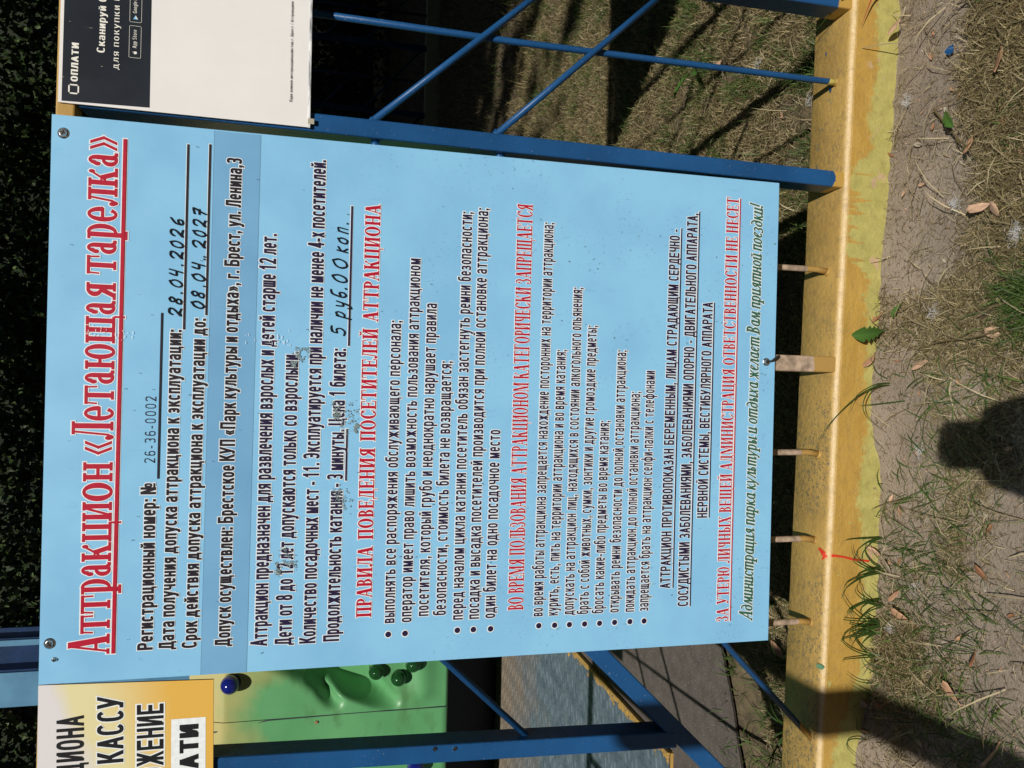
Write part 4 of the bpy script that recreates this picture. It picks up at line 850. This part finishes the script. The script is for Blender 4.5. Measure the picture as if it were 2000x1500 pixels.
def wedge(n, y0, y1, dens, seed, m=.16):
    r = np.random.default_rng(seed); out = []
    while len(out) < n:
        y = y0+(y1-y0)*r.random()**1.25; d_ = (y+1.05)*1.0; x = r.uniform(.384+.30*d_-m, .384+.53*d_+m)
        if r.random() < dens(x, y): out.append((x, y, gz(x, y)+.001))
    return np.array(out)
blades('turf_straw', wedge(62000, .10, 2.4, d_back, 10), .024, .0013, 1.0, 'sunlit dry turf behind the fence', m_straw, .5, 5)
blades('turf_thatch', wedge(60000, .10, 2.5, d_back, 11), .024, .0015, .85, 'brown thatch of the turf behind the fence', m_thatch, .6, 6)
blades('turf_green', wedge(9000, .10, 2.6, lambda x, y: max(.04, .2+.9*noise.noise((x*5, y*5, 1.)))*d_back(x, y), 12), .036, .0017, .75, 'green blades among the dry turf', m_green, .4, 7)
blades('back_strip_straw', scatter(14000, -.6, .75, .103, .50, lambda x, y: d_back(x, y), seed=16), .026, .0013, 1.1, 'dry straw between the kerb and the asphalt', m_straw, .5, 15)
blades('back_strip_thatch', scatter(12000, -.6, .75, .103, .50, lambda x, y: d_back(x, y), seed=17), .024, .0014, 1., 'brown thatch between the kerb and the asphalt', m_thatch, .6, 16)
blades('far_grass', scatter(34000, .3, 7., 2.2, 9., lambda x, y: (.6+.6*noise.noise((x*1.5, y*1.5, 0)))*min(1, 3./y), seed=13), .05, .004, .8, 'shaded dull grass in the background', m_thatch, .5, 8)
blades('far_green', scatter(7000, .3, 8., 2.2, 12., lambda x, y: max(0, .1+noise.noise((x*1.1, y*1.1, 5.))), seed=14), .07, .005, .6, 'shaded green grass patches in the background', m_green, .4, 9)
blades('edge_weeds', scatter(700, -.6, .1, .12, .46, lambda x, y: .5+.5*noise.noise((x*12, y*12, 3.)), seed=15), .05, .0022, .8, 'weeds between kerb and asphalt', m_green, .4, 10)
blades('turf_long_straw', wedge(1500, .10, 2.2, lambda x, y: .6, 19), .06, .0016, 1.15, 'longer bleached stems standing out of the turf', m_straw, .2, 19)
blades('turf_clumps', wedge(5000, .10, 2.3, lambda x, y: max(0, noise.noise((x*14, y*14, 3.))-.15)*2, 20), .05, .0016, .7, 'tufted clumps of olive grass in the turf', m_green, .4, 20)
dz = lambda x, y: 0 if (-.45 < x < 1.2 and y > -.40) else max(.05, .45+.7*noise.noise((x*4, y*4, 2.)))
blades('outer_straw', scatter(16000, -1.4, 2.6, -1.0, -.004, dz, seed=41), .030, .0012, 1.22, 'dry straw on the ground beside the signs', m_straw, .35, 41)
blades('outer_thatch', scatter(14000, -1.4, 2.6, -1.0, -.004, dz, seed=42), .024, .0014, 1.10, 'brown thatch on the ground beside the signs', m_thatch, .5, 42)
blades('outer_green', scatter(1800, -1.4, 2.6, -1.0, -.006, dz, seed=43), .045, .0018, .9, 'sparse green blades beside the signs', m_green, .35, 43)
blades('outer_turf', scatter(30000, .75, 3.4, .105, 2.6, lambda x, y: d_back(x, y), seed=44), .028, .0018, .9, 'dry turf further along behind the fence', m_thatch, .5, 44)
blades('outer_turf_straw', scatter(18000, .75, 3.4, .105, 2.6, lambda x, y: d_back(x, y), seed=45), .028, .0016, 1., 'straw in the turf further along behind the fence', m_straw, .5, 45)
# crumbs of soil, seeds and husks
def crumbs(name, n, x0, x1, y0, y1, r0, r1, mat, label, seed):
    r = np.random.default_rng(seed); P_ = np.stack([r.uniform(x0, x1, n), r.uniform(y0, y1, n)], 1); z = np.array([gz(*p) for p in P_]); R_ = r.uniform(r0, r1, n)
    base = np.array([(1, 0, 0), (0, 1, 0), (-1, 0, 0), (0, -1, 0), (0, 0, .8), (0, 0, -.6)]); V = base[None]*R_[:, None, None]*r.uniform(.5, 1.2, (n, 6, 1)); a_ = r.uniform(0, TAU, n)
    c_, s_ = np.cos(a_)[:, None], np.sin(a_)[:, None]; V = np.stack([V[..., 0]*c_-V[..., 1]*s_, V[..., 0]*s_+V[..., 1]*c_, V[..., 2]], 2)+np.concatenate([P_, z[:, None]], 1)[:, None]
    F = np.array([(0, 1, 4), (1, 2, 4), (2, 3, 4), (3, 0, 4), (1, 0, 5), (2, 1, 5), (3, 2, 5), (0, 3, 5)])[None]+np.arange(n)[:, None, None]*6
    return tag(np_mesh(name, V.reshape(-1, 3), None, F.reshape(-1, 3), mat), label, 'litter', kind='stuff')
crumbs('soil_crumbs', 16000, -.4, 1.15, -.38, -.002, .0006, .0020, m_soil, 'small crumbs of dry soil in front of the kerb', 21)
crumbs('seed_husks', 700, -.4, 1.15, -.38, -.004, .0010, .0026, m_dry[1], 'tan husks and bits lying on the soil', 22)
crumbs('pale_grit', 200, -.4, 2., -.38, 1.4, .0010, .0020, M('grit', (.62, .58, .52), .8).m, 'pale grit scattered on the ground', 23)
# litter of leaves too small or too many to single out
def leaf_shape(L, W_, kind='wing', fold=.25, curl=.3, nseg=8):
    v, f = [], []
    for i in range(nseg+1):
        t = i/nseg
        if kind == 'wing': wd = W_*(.16 if t < .2 else min(1, .16+(t-.2)*3.0))*(1 if t < .8 else math.sqrt(max(0, 1-((t-.8)/.2)**2))+.02); sk = .25*W_*math.sin(t*3)
        elif kind == 'oval': wd = W_*math.sin(math.pi*min(1, t*.96+.03))**.8; sk = 0
        else: wd = W_*(.35+.65*abs(math.sin(t*math.pi*3.5)))*math.sin(math.pi*min(1, t*.92+.06)); sk = 0
        z = curl*L*t*t*.5; wob = .04*L*math.sin(t*7+L*300)
        v += [(t*L, -wd/2+sk, z+fold*wd*.5+wob*.3), (t*L, sk, z), (t*L, wd/2+sk, z+fold*wd*.5-wob*.3)]
    for i in range(nseg):
        b = 3*i; f += [(b, b+3, b+4, b+1), (b+1, b+4, b+5, b+2)]
    return v, f
def thicken(o, t=.00035):
    m_ = o.modifiers.new('s', 'SOLIDIFY'); m_.thickness = t; return o
lv, lf, lm = [], [], []
def add_leafs(n, x0, x1, y0, y1, smin, smax, seed):
    r = random.Random(seed)
    for _ in range(n):
        L = r.uniform(smin, smax); v, f = leaf_shape(L, L*r.uniform(.25, .45), r.choice(['wing', 'oval']), r.uniform(-.2, .5), r.uniform(-.1, .4), 4); b = len(lv)
        x, y = r.uniform(x0, x1), r.uniform(y0, y1); Mx = Matrix.Translation((x, y, gz(x, y)+.004)) @ Matrix.Rotation(r.uniform(0, TAU), 4, 'Z') @ Matrix.Rotation(r.gauss(0, .3), 4, 'X') @ Matrix.Rotation(r.gauss(0, .2), 4, 'Y')
        lv.extend([tuple(Mx @ Vector(p)) for p in v]); lf.extend([tuple(b+i for i in q) for q in f]); lm.extend([r.randrange(4)]*len(f))
add_leafs(75, -.35, 1.1, -.32, -.008, .008, .018, 1); add_leafs(60, .75, 2., .12, 1.6, .012, .028, 2); add_leafs(14, -.5, .3, .12, .42, .015, .03, 3); add_leafs(60, .8, 5, 1.6, 5.3, .03, .05, 4)
tag(mesh('leaf_litter', lv, lf, m_dry, mi=lm), 'small scraps of brown leaf and seed wing among the grass', 'litter', kind='stuff')
LG = 'brown leaves and winged seeds fallen round the kerb'
for (x, y, rot, L, W_, kind, mt, tilt, label) in [
    (.640, -.214, 1.72, .040, .013, 'wing', 1, .25, 'large tan winged seed casting a shadow beside the bare soil patch'),
    (.618, -.220, .35, .026, .014, 'oval', 1, .1, 'papery tan seed wing crossing under the large winged seed'),
    (.745, -.176, 2.9, .038, .009, 'wing', 0, .1, 'slim brown seed wing in the thatch between two larger wings'),
    (.845, -.216, 3.25, .046, .014, 'wing', 0, .12, 'veined brown winged seed in dense thatch near the far right'),
    (.962, -.030, 2.5, .030, .012, 'oval', 1, .2, 'pinkish brown leaf leaning on the kerb foot under the thin red blade'),
    (.498, -.012, 1.15, .032, .008, 'wing', 2, .35, 'rust orange curled wing beside the lemon kerb edge right of the dandelion leaf'),
    (.510, -.014, 2.4, .028, .006, 'wing', 2, .2, 'narrow orange wing lying across the rust orange one'),
    (.447, -.006, 3.0, .034, .013, 'wing', 0, .5, 'brown wing stood up against the kerb under the dandelion leaf'),
    (.432, -.105, 2.2, .030, .012, 'oval', 1, .2, 'tan leaf among green blades in the middle of the soil strip'),
    (.462, -.226, 1.2, .024, .016, 'oval', 1, .1, 'round tan leaf near the bright green tuft'),
    (-.048, -.004, 1.9, .042, .015, 'wing', 1, .9, 'pale pink wing propped on the kerb above the dark shadow'),
    (.128, -.016, .9, .030, .012, 'oval', 1, .5, 'tan leaf below the red paint drip'),
    (.105, -.040, .1, .026, .013, 'oval', 3, .3, 'crumpled grey leaf skeleton below the red paint drip'),
    (.092, -.062, 2.7, .034, .008, 'wing', 0, .3, 'curved tan seed wing just in front of the crumpled grey leaf'),
    (.045, -.085, 1.1, .036, .013, 'wing', 0, .3, 'brown wing in grass between shadow strip and kerb'),
    (.043, -.200, 3.1, .026, .009, 'wing', 2, .1, 'rust brown wing on the bare patch left of the phone shadow'),
    (.140, -.215, .4, .026, .014, 'oval', 2, .3, 'dark rust leaf scrap at the edge of the bare patch'),
    (-.058, -.245, 2.9, .050, .007, 'wing', 0, .3, 'long narrow tan wing standing at the end of the dark shadow strip'),
    (-.040, -.180, .6, .040, .012, 'wing', 0, .2, 'broad brown wing half inside the dark shadow strip'),
    (-.110, -.010, 1.4, .034, .014, 'oval', 1, .4, 'brown leaf at the kerb foot left of the shadow strip'),
    (.780, .125, 1.3, .038, .020, 'oval', 1, .2, 'broad tan leaf behind the kerb by the right post'),
    (1.120, .52, 2.0, .045, .020, 'oval', 1, .25, 'tan leaf on the sunny turf above the thin blue rod'),
    (-.125, .235, .5, .045, .020, 'oval', 0, .3, 'curled rust leaf between kerb and asphalt')]:
    v, f = leaf_shape(L*.9, W_*.85, kind, .4, .35); o = mesh('fallen_leaf', v, f, m_dry[mt], smooth=True); thicken(o)
    o.location = (x, y, max(gz(x, y), 0)+.007); o.rotation_euler = (random.uniform(-.3, .3), -tilt, rot); tag(o, label, 'leaf', LG)
# dandelion leaves
def dandelion(L, W_, name, loc, rot, label):
    v, f = [], []; N = 14
    for i in range(N+1):
        t = i/N; wd = W_*(.12+.9*math.sin(math.pi*min(1, max(0, t-.12)/.88)**1.1)**.8)*(1-.42*(i % 2)*(t < .75)); wd = max(wd, .0012); z = .22*L*math.sin(t*2.2)
        v += [(t*L, -wd/2, z+.12*wd), (t*L, 0, z), (t*L, wd/2, z+.12*wd)]
    for i in range(N): b = 3*i; f += [(b, b+3, b+4, b+1), (b+1, b+4, b+5, b+2)]
    o = mesh(name, v, f, m_leafgreen, smooth=False); thicken(o, .0005); a_ = o.data.attributes.new('rnd', 'FLOAT', 'POINT'); a_.data.foreach_set('value', [.2+.6*((i % 3) == 1) for i in range(len(v))])
    o.location = loc; o.rotation_euler = rot; return tag(o, label, 'leaf')
o = dandelion(.062, .026, 'dandelion_leaf', (0, 0, 0), (0, 0, 0), 'toothed green dandelion leaf leaning against the kerb face')
X_ = Vector((-.12, .10, .97)).normalized(); Y_ = Vector((1, -.25, .1)); Y_ = (Y_-X_*Y_.dot(X_)).normalized(); Z_ = X_.cross(Y_)
o.matrix_world = Matrix(((X_.x, Y_.x, -Z_.x, .481), (X_.y, Y_.y, -Z_.y, -.021), (X_.z, Y_.z, -Z_.z, .014), (0, 0, 0, 1)))
dandelion(.042, .016, 'dandelion_leaf', (.788, -.128, .010), (0, -.05, -2.5), 'small toothed green leaf on the bare soil by a dry seed stalk')
dandelion(.085, .026, 'dandelion_leaf', (1.15, .64, .015), (.1, -.25, 2.6), 'green dandelion leaf in the turf just behind the right rod')
dandelion(.080, .020, 'dandelion_leaf', (1.16, .64, .012), (.1, -.2, -2.3), 'narrow green dandelion leaf pointing away from the right rod')
dandelion(.026, .012, 'dandelion_leaf', (.522, -.048, .006), (0, -.2, 2.8), 'tiny single green leaf among straw right of the kerb dandelion leaf')
# long blades arching over the kerb
def tuft(label, curves, w_=.0022, mat=m_green):
    t = tag(mesh('grass_tuft', *([lambda c: c][0](_ribs(curves, w_))), mat), label, 'grass tuft'); return t
def _ribs(curves, w_):
    v, f = [], []
    for c_ in curves:
        P_ = [Vector(p) for p in c_]; fine = []
        for i in range(len(P_)-1):
            a_, b_, c2, d_ = P_[max(0, i-1)], P_[i], P_[i+1], P_[min(len(P_)-1, i+2)]
            for s in range(5):
                t = s/5; fine.append(.5*((2*b_)+(c2-a_)*t+(2*a_-5*b_+4*c2-d_)*t*t+(3*b_-a_-3*c2+d_)*t**3))
        fine.append(P_[-1]); n_ = len(fine); b0 = len(v)
        for i, p in enumerate(fine):
            tn = (fine[min(i+1, n_-1)]-fine[max(i-1, 0)]).normalized(); sd_ = tn.cross(Vector((.2, -1, .5))).normalized(); wd = w_*(1-(i/(n_-1))**1.6)+.0002
            v += [tuple(p-sd_*wd/2), tuple(p+tn.cross(sd_)*wd*.15), tuple(p+sd_*wd/2)]
        for i in range(n_-1): b = b0+3*i; f += [(b, b+3, b+4, b+1), (b+1, b+4, b+5, b+2)]
    return v, f
K0 = .09
tuft('tall thin green blades arching up over the kerb between two short rods', [
    [(.395, -.030, .0), (.392, -.022, .030), (.370, -.012, .062), (.325, .004, .096), (.282, .030, .100)],
    [(.398, -.032, .0), (.396, -.028, .032), (.378, -.020, .060), (.350, -.016, .072)],
    [(.396, -.030, .0), (.390, -.030, .040), (.368, -.030, .056), (.345, -.028, .048), (.320, -.030, .012)],
    [(.400, -.030, .0), (.415, -.022, .028), (.440, -.018, .036)], [(.372, -.06, .004), (.366, -.03, .03), (.362, -.014, .052)]], .0020)
for cs, lb in ((((.015, -.012), (.025, -.016), (.005, -.012), (.02, -.020)), 'thick clump of green blades leaning on the kerb below the last short rod'), (((.05, -.020), (.058, -.012)), 'small clump of green blades on the kerb foot just right of the thick clump'),
               (((.102, -.018), (.108, -.012)), 'few green blades crossing the kerb just left of the red drip'), (((.155, -.012),), 'few green blades crossing the kerb right of the red drip'), (((-.032, -.012),), 'few green blades on the kerb foot left of the thick clump')):
    cv = []
    for (x, y) in cs:
        for _ in range(4):
            dx = random.uniform(-.04, .045); hh = random.uniform(.03, .075); cv.append([(x, y, .0), (x+dx*.2, y+.002, hh*.5), (x+dx*.7, y+.004, hh*.9), (x+dx*1.2, y+random.uniform(-.004, .003), hh*random.uniform(.8, 1.15))])
    tuft(lb, cv, .0022)
cv = [[(-.10, -.02, 0), (-.085, -.014, .03), (-.07, -.01, .055)], [(-.165, -.012, 0), (-.16, -.008, .045), (-.175, -.006, .05), (-.20, -.01, .02)], [(-.16, -.014, 0), (-.15, -.006, .03), (-.125, -.004, .035)],
      [(-.075, -.012, 0), (-.07, -.010, .035), (-.055, -.010, .06)], [(-.06, -.03, 0), (-.045, -.02, .03), (-.03, -.012, .035)]]
tuft('thin green blades at the kerb foot beside the dark shadow strip', cv, .0018)
tuft('long green and rust blades hanging across the kerb at the right post', [
    [(1.01, -.06, .0), (1.02, -.03, .05), (1.008, -.01, .080), (.990, .015, .088), (.965, .08, .092), (.935, .16, .07)], [(1.02, -.05, .0), (1.015, -.02, .06), (1.003, .0, .082), (.985, .05, .09), (.982, .10, .085), (.985, .2, .05)]], .0026)
tuft('single rust red grass blade lying over the ochre kerb face', [[(1.02, -.055, .0), (1.012, -.03, .035), (1.000, -.016, .045), (.955, -.006, .058)]], .0048, dry_leaf('rust_blade', (.30, .06, .03)))
for (x, y, n_, hh, lb) in [(-.03, .28, 7, .09, 'loose green weed with thin blades behind the kerb on the left'), (-.12, .20, 6, .07, 'low leafy weed by the curled rust leaf'), (-.22, .16, 8, .10, 'green weed clump behind the kerb at the far left'), (.90, .115, 6, .05, 'short green blades at the back edge of the kerb')]:
    cv = []
    for _ in range(n_):
        a_ = random.uniform(0, TAU); r_ = random.uniform(.3, 1.)*hh; cv.append([(x, y, 0), (x+.3*r_*math.cos(a_), y+.3*r_*math.sin(a_), hh*.6), (x+r_*math.cos(a_), y+r_*math.sin(a_), hh*random.uniform(.3, .9))])
    tuft(lb, cv, .0040)
# dry seed stalk
tuft('bleached dry seed stalk lying by the small dandelion leaf', [[(.80, -.100, .006), (.76, -.135, .010), (.715, -.175, .012), (.70, -.19, .01)], [(.745, -.15, .010), (.735, -.155, .014), (.72, -.172, .018)], [(.74, -.150, .010), (.728, -.165, .012), (.715, -.18, .014)]], .0030, m_straw)
tuft('long pale straw stem lying across the soil from the tuft', [[(.47, -.24, .012), (.46, -.19, .016), (.455, -.12, .014), (.432, -.06, .008)]], .0026, m_straw)
for (x, y, n_) in ((.650, -.145, 90), (.590, -.245, 110), (.83, -.045, 40), (.30, -.09, 30), (.5, -.11, 40), (.985, .11, 150), (1.06, .38, 40), (.92, .20, 30), (.02, -.04, 30), (.10, -.09, 25)):
    cv = []
    for _ in range(n_):
        a_ = [random.gauss(0, .0045) for _ in range(3)]+[random.gauss(0, .0035) for _ in range(6)]; z_ = max(gz(x, y), 0)+.004; p0 = (x+a_[0]*1.3, y+a_[1], z_+abs(a_[2])*.6); cv.append([p0, (p0[0]+a_[3], p0[1]+a_[4], p0[2]+a_[5]*.5), (p0[0]+a_[6], p0[1]+a_[7], p0[2]+abs(a_[8])*.5)])
    v, f = _ribs(cv, .00016); o = tag(mesh('seed_fluff', v, f, m_fluff), 'wisp of white poplar seed fluff on the ground', 'fluff', 'white seed fluff wisps'); o['kind'] = 'stuff'
v = [(.866, -.128, .006), (.872, -.122, .009), (.877, -.126, .008), (.879, -.134, .006), (.873, -.138, .008), (.868, -.135, .005)]
tag(thicken(mesh('paint_chip', v, [(0, 1, 2, 3, 4, 5)], m_blue)), 'small blue flake of paint on the bare soil', 'paint flake')

# ------------------------------------------------------------------ trees
def leaf_mat(name, a, b):
    return blade_mat(name, a, b, .3, .5)
m_lf = leaf_mat('tree_leaf', (.022, .045, .012), (.10, .15, .045)); m_bark = M('bark', (.10, .075, .05), .9).m
def crown(name, blobs, n, size, parent, seed, mat=m_lf):
    r = np.random.default_rng(seed); B = np.array(blobs); wt = (B[:, 3]*B[:, 4]*B[:, 5])**.6; ch = r.choice(len(B), n, p=wt/wt.sum())
    d = r.normal(size=(n, 3)); d /= np.linalg.norm(d, axis=1)[:, None]; rad = r.random(n)**(1/2.2); C_ = B[ch, :3]+d*rad[:, None]*B[ch, 3:6]
    # twigs: pull leaves into bunches
    q = r.integers(0, n, n//9)[:, None].repeat(9, 1).ravel(); C_[:len(q)] = C_[q]+r.normal(size=(len(q), 3))*size*1.6
    u = r.normal(size=(n, 3)); u /= np.linalg.norm(u, axis=1)[:, None]; v = np.cross(u, r.normal(size=(n, 3))); v /= np.linalg.norm(v, axis=1)[:, None]
    s = size*r.uniform(.6, 1.3, n)[:, None]; nn = np.cross(u, v)*.2*s
    V = np.stack([C_-u*s*.5, C_-v*s*.30+nn, C_+u*s*.5, C_+v*s*.30+nn], 1).reshape(-1, 3); o = np.arange(n)[:, None]*4
    return np_mesh(name, V-np.array(parent.location) if parent else V, o+np.array([[0, 1, 2, 3]]), None, mat, attr=np.repeat(r.random(n)**1.5, 4), parent=parent)
def tree(label, x, y, blobs, n, size, seed, tr=.16, top=4.):
    t = thing('leafy_tree', label, 'tree', (x, y, 0)); v, f = tube_data([(0, 0, -.1), (.03, 0, 1.), (-.02, .05, top*.6), (.05, 0, top)], [tr*1.25, tr, tr*.8, tr*.4], 10)
    for i, b in enumerate(blobs[:5]): tube_data([(0, 0, top*.55), ((b[0]-x)*.5, (b[1]-y)*.5, (top*.55+b[2])*.5+.3), (b[0]-x, b[1]-y, b[2])], [tr*.5, tr*.3, tr*.1], 6, v, f)
    mesh('trunk', v, f, m_bark, t, smooth=True); crown('crown', blobs, n, size, t, seed); return t
# shade trees: their crowns stand above and behind the photographer
tree('tall shade tree to the right behind the photographer', 5.2, -2.2, [(3.4, -4.1, 7.7, 2.3, 1.7, 1.0), (6.2, -4.3, 7.9, 2.4, 1.8, 1.0), (3.3, -1.6, 7.9, 2.4, 2.2, 1.1), (5.6, -.6, 8.2, 2.6, 3., 1.3), (3.4, 1.8, 8.2, 2.6, 2.4, 1.2), (6.4, 2.2, 8.4, 2.6, 2.6, 1.2), (5., -3.2, 7.4, 2., 1.8, 1.), (4.6, 4.0, 8.6, 3.0, 2.2, 1.2)], 37000, .24, 31, .25, 7.)
tree('tall shade tree left of the ride', -4.6, 2.6, [(-3.4, 1.4, 8.6, 2.6, 2.2, 1.1), (-.6, 2.6, 9., 2.6, 2.2, 1.1), (-2., 5., 9.2, 3.2, 2.4, 1.3), (.8, 5.6, 9.2, 2.6, 2.4, 1.2), (-5.2, 4.6, 8.8, 2.6, 2.6, 1.2)], 21000, .24, 32, .25, 7.5)
tree('tall shade tree over the far right grass', 10.5, 3.5, [(9.5, 1.5, 8.5, 3., 3., 1.3), (10., 5., 9., 3.4, 3., 1.3), (7.4, 6.4, 9., 2.6, 2.4, 1.2)], 18000, .26, 33, .25, 7.5)
# background trees
for (lb, x, y, bl, n, sz, sd_) in [
    ('dark leafy tree right of centre beyond the board', 2.6, 10.2, [(2.4, 10, 3.2, 1.8, 1.2, 1.7), (3.8, 10.2, 2.6, 1.4, 1.1, 1.4), (1.4, 10.1, 4.4, 1.4, 1.1, 1.3), (3., 10, 4.9, 1.5, 1.2, 1.2)], 9000, .13, 41),
    ('dark leafy tree behind the middle of the board', -.3, 10.8, [(-.4, 10.6, 3.1, 1.7, 1.2, 1.8), (-1.4, 10.4, 4.2, 1.4, 1., 1.5), (.5, 10.6, 4.6, 1.4, 1.1, 1.3)], 8000, .13, 42),
    ('brighter leafy tree left of the blue column', -3.4, 8.4, [(-3.2, 8.2, 2.6, 1.4, 1., 1.6), (-2.4, 8.4, 3.6, 1.2, .9, 1.2), (-4.2, 8.4, 3.4, 1.4, 1., 1.4)], 8000, .11, 43),
    ('broad dark tree at the far right background', 6.2, 10.5, [(6., 10.4, 3., 2., 1.3, 1.8), (7.6, 10.6, 3.8, 1.8, 1.2, 1.7), (5., 10.4, 4.6, 1.5, 1.2, 1.3)], 8000, .13, 44),
    ('tall dark tree far behind the ride', -5.5, 14., [(-5.5, 14., 4., 3., 1.6, 3.2), (-2.6, 14.4, 4.6, 2.6, 1.6, 2.6)], 12000, .13, 45),
    ('tall dark tree far behind the grass', 1.4, 15., [(.6, 15., 4., 3., 1.6, 3.4), (4.2, 15.2, 4.6, 3., 1.6, 3.), (8., 15.2, 4.6, 3., 1.6, 3.)], 16000, .14, 46)]:
    tree(lb, x, y, bl, n, sz, sd_, .12, 4.2)
crown_ob = crown('hedge', [(x, 12.2+.3*math.sin(x*3), .9, 1.2, .7, 1.1) for x in np.arange(-7, 13, 1.3)], 30000, .10, None, 51); tag(crown_ob, 'dark hedge undergrowth along the back of the park', 'hedge', kind='stuff')
NW = 72
wv = [((17.+1.1*math.sin(i*2.1))*math.cos(i*TAU/NW)+.4, (17.+1.1*math.sin(i*2.1))*math.sin(i*TAU/NW)+1., z) for i in range(NW) for z in (-.3, 5., 10., 13.6+1.3*math.sin(i*1.7))]  # woodland carried round all sides to cut the skylight
tag(mesh('woodland_edge', wv, [(4*i+j, 4*((i+1) % NW)+j, 4*((i+1) % NW)+j+1, 4*i+j+1) for i in range(NW) for j in range(3)], M('dark_wood', (.016, .024, .010), .9).m), 'dark mass of woodland closing in the park clearing', kind='structure')

# ------------------------------------------------------------------ foreground shadow casters behind the camera: an added pole, the phone, the photographer
mp = thing('shadow_pole', 'unseen round grey pole behind the photographer, added for its shadow', 'pole', (-.0251, -1.4, 0))  # a guess, placed to throw the dark strip across the kerb
v, f = tube_data([(0, 0, -.05), (0, 0, 1.73)], .038, 20); mesh('pole', v, f, M('galvanised', (.35, .36, .36), .45, .5, .6).m, mp, smooth=True)
v, f = tube_data([(0, 0, -.05), (0, 0, .03)], .06, 20); mesh('foot', v, f, m_asph, mp)
ph = thing('phone', 'dark smartphone held upright by the photographer', 'phone', CAM)
RIGHT = UP; UPV = (-VD).cross(-UP).normalized()
if UPV.z < 0: UPV = -UPV
def cw(a, b, c_): return RIGHT*a+UPV*b+VD*c_     # right, up, forward in the camera's own frame, metres from the lens
bm = bmesh.new(); box_bm(bm, -.0095-.034, -.0095+.034-.068, 0, 0, 0, 0) if False else None
bm = bmesh.new(); box_bm(bm, -.0095-.034, .022-.146, -.0095, -.0095+.034, .022, -.0015)
vert = [e for e in bm.edges if abs(e.verts[0].co.x-e.verts[1].co.x) < 1e-6 and abs(e.verts[0].co.y-e.verts[1].co.y) < 1e-6]
bmesh.ops.bevel(bm, geom=vert, offset=.009, segments=4, affect='EDGES')
for q in bm.verts: q.co = cw(q.co.x, q.co.y, q.co.z)
from_bm('case', bm, m_black, ph)
# photographer, crouching behind the phone
per = thing('person', 'photographer in a dark shirt crouching and holding a phone in both hands', 'person', (.36, -1.75, 0))
def skin(name, pts, edges, rad, mat, sub=2):
    me = bpy.data.meshes.new(name); me.from_pydata([tuple(Vector(p)-per.location) for p in pts], edges, []); me.materials.append(mat)
    o = link(bpy.data.objects.new(name, me), per); s = o.modifiers.new('skin', 'SKIN'); s.use_smooth_shade = True
    for i, r in enumerate(rad): me.skin_vertices[0].data[i].radius = (r, r) if not isinstance(r, tuple) else r
    me.skin_vertices[0].data[0].use_root = True; sb = o.modifiers.new('sub', 'SUBSURF'); sb.levels = sub; sb.render_levels = sub; return o
cx = .345
pts = [(cx, -1.86, .40), (cx, -1.80, .62), (cx, -1.72, .84), (cx, -1.68, .95), (cx, -1.655, 1.02),
       (cx-.17, -1.70, .90), (cx-.24, -1.45, .70), (CAM.x-.065, -1.17, .755), (cx+.17, -1.70, .90), (cx+.24, -1.45, .70), (CAM.x+.045, -1.17, .755),
       (cx-.10, -1.84, .38), (cx-.20, -1.42, .46), (cx-.17, -1.72, .10), (cx-.19, -1.55, .04), (cx+.10, -1.84, .38), (cx+.20, -1.42, .46), (cx+.17, -1.72, .10), (cx+.19, -1.55, .04)]
ed = [(0, 1), (1, 2), (2, 3), (3, 4), (2, 5), (5, 6), (6, 7), (2, 8), (8, 9), (9, 10), (0, 11), (11, 12), (12, 13), (13, 14), (0, 15), (15, 16), (16, 17), (17, 18)]
rd = [.14, .13, .15, .065, .055, .07, .042, .026, .07, .042, .026, .10, .065, .042, .035, .10, .065, .042, .035]
m_shirt = M('dark_shirt', (.03, .035, .05), .8).m; m_skin = M('skin', (.50, .30, .21), .5).m; m_hair = M('hair', (.03, .02, .015), .7).m
skin('body', pts, ed, rd, m_shirt)
hp = [(cx, -1.65, 1.02), (cx, -1.64, 1.08), (cx, -1.635, 1.14), (cx, -1.645, 1.18)]
skin('head', hp, [(0, 1), (1, 2), (2, 3)], [.05, .072, .082, .05], m_skin); skin('hair', [(cx, -1.67, 1.10), (cx, -1.67, 1.16), (cx, -1.655, 1.20)], [(0, 1), (1, 2)], [.07, .085, .055], m_hair)
for sgn in (-1, 1):                                       # hands: palm and five fingers closed on the phone's sides
    wr = CAM+cw(-.0095+sgn*.058, -.115, -.05); pm = CAM+cw(-.0095+sgn*.048, -.078, -.022); P_ = [wr, pm]; E_ = [(0, 1)]; R_ = [.024, .024]
    for k_ in range(4):
        b = len(P_); up_ = -.052-k_*.019; P_ += [CAM+cw(-.0095+sgn*.048, up_, -.010), CAM+cw(-.0095+sgn*.044, up_+.002, .004), CAM+cw(-.0095+sgn*.024, up_+.003, .007)]; E_ += [(1, b), (b, b+1), (b+1, b+2)]; R_ += [.0105, .0095, .008]
    b = len(P_); P_ += [CAM+cw(-.0095+sgn*.040, -.065, -.024), CAM+cw(-.0095+sgn*.020, -.050, -.020)]; E_ += [(1, b), (b, b+1)]; R_ += [.011, .008]
    skin('hand', P_, E_, R_, m_skin, 1)
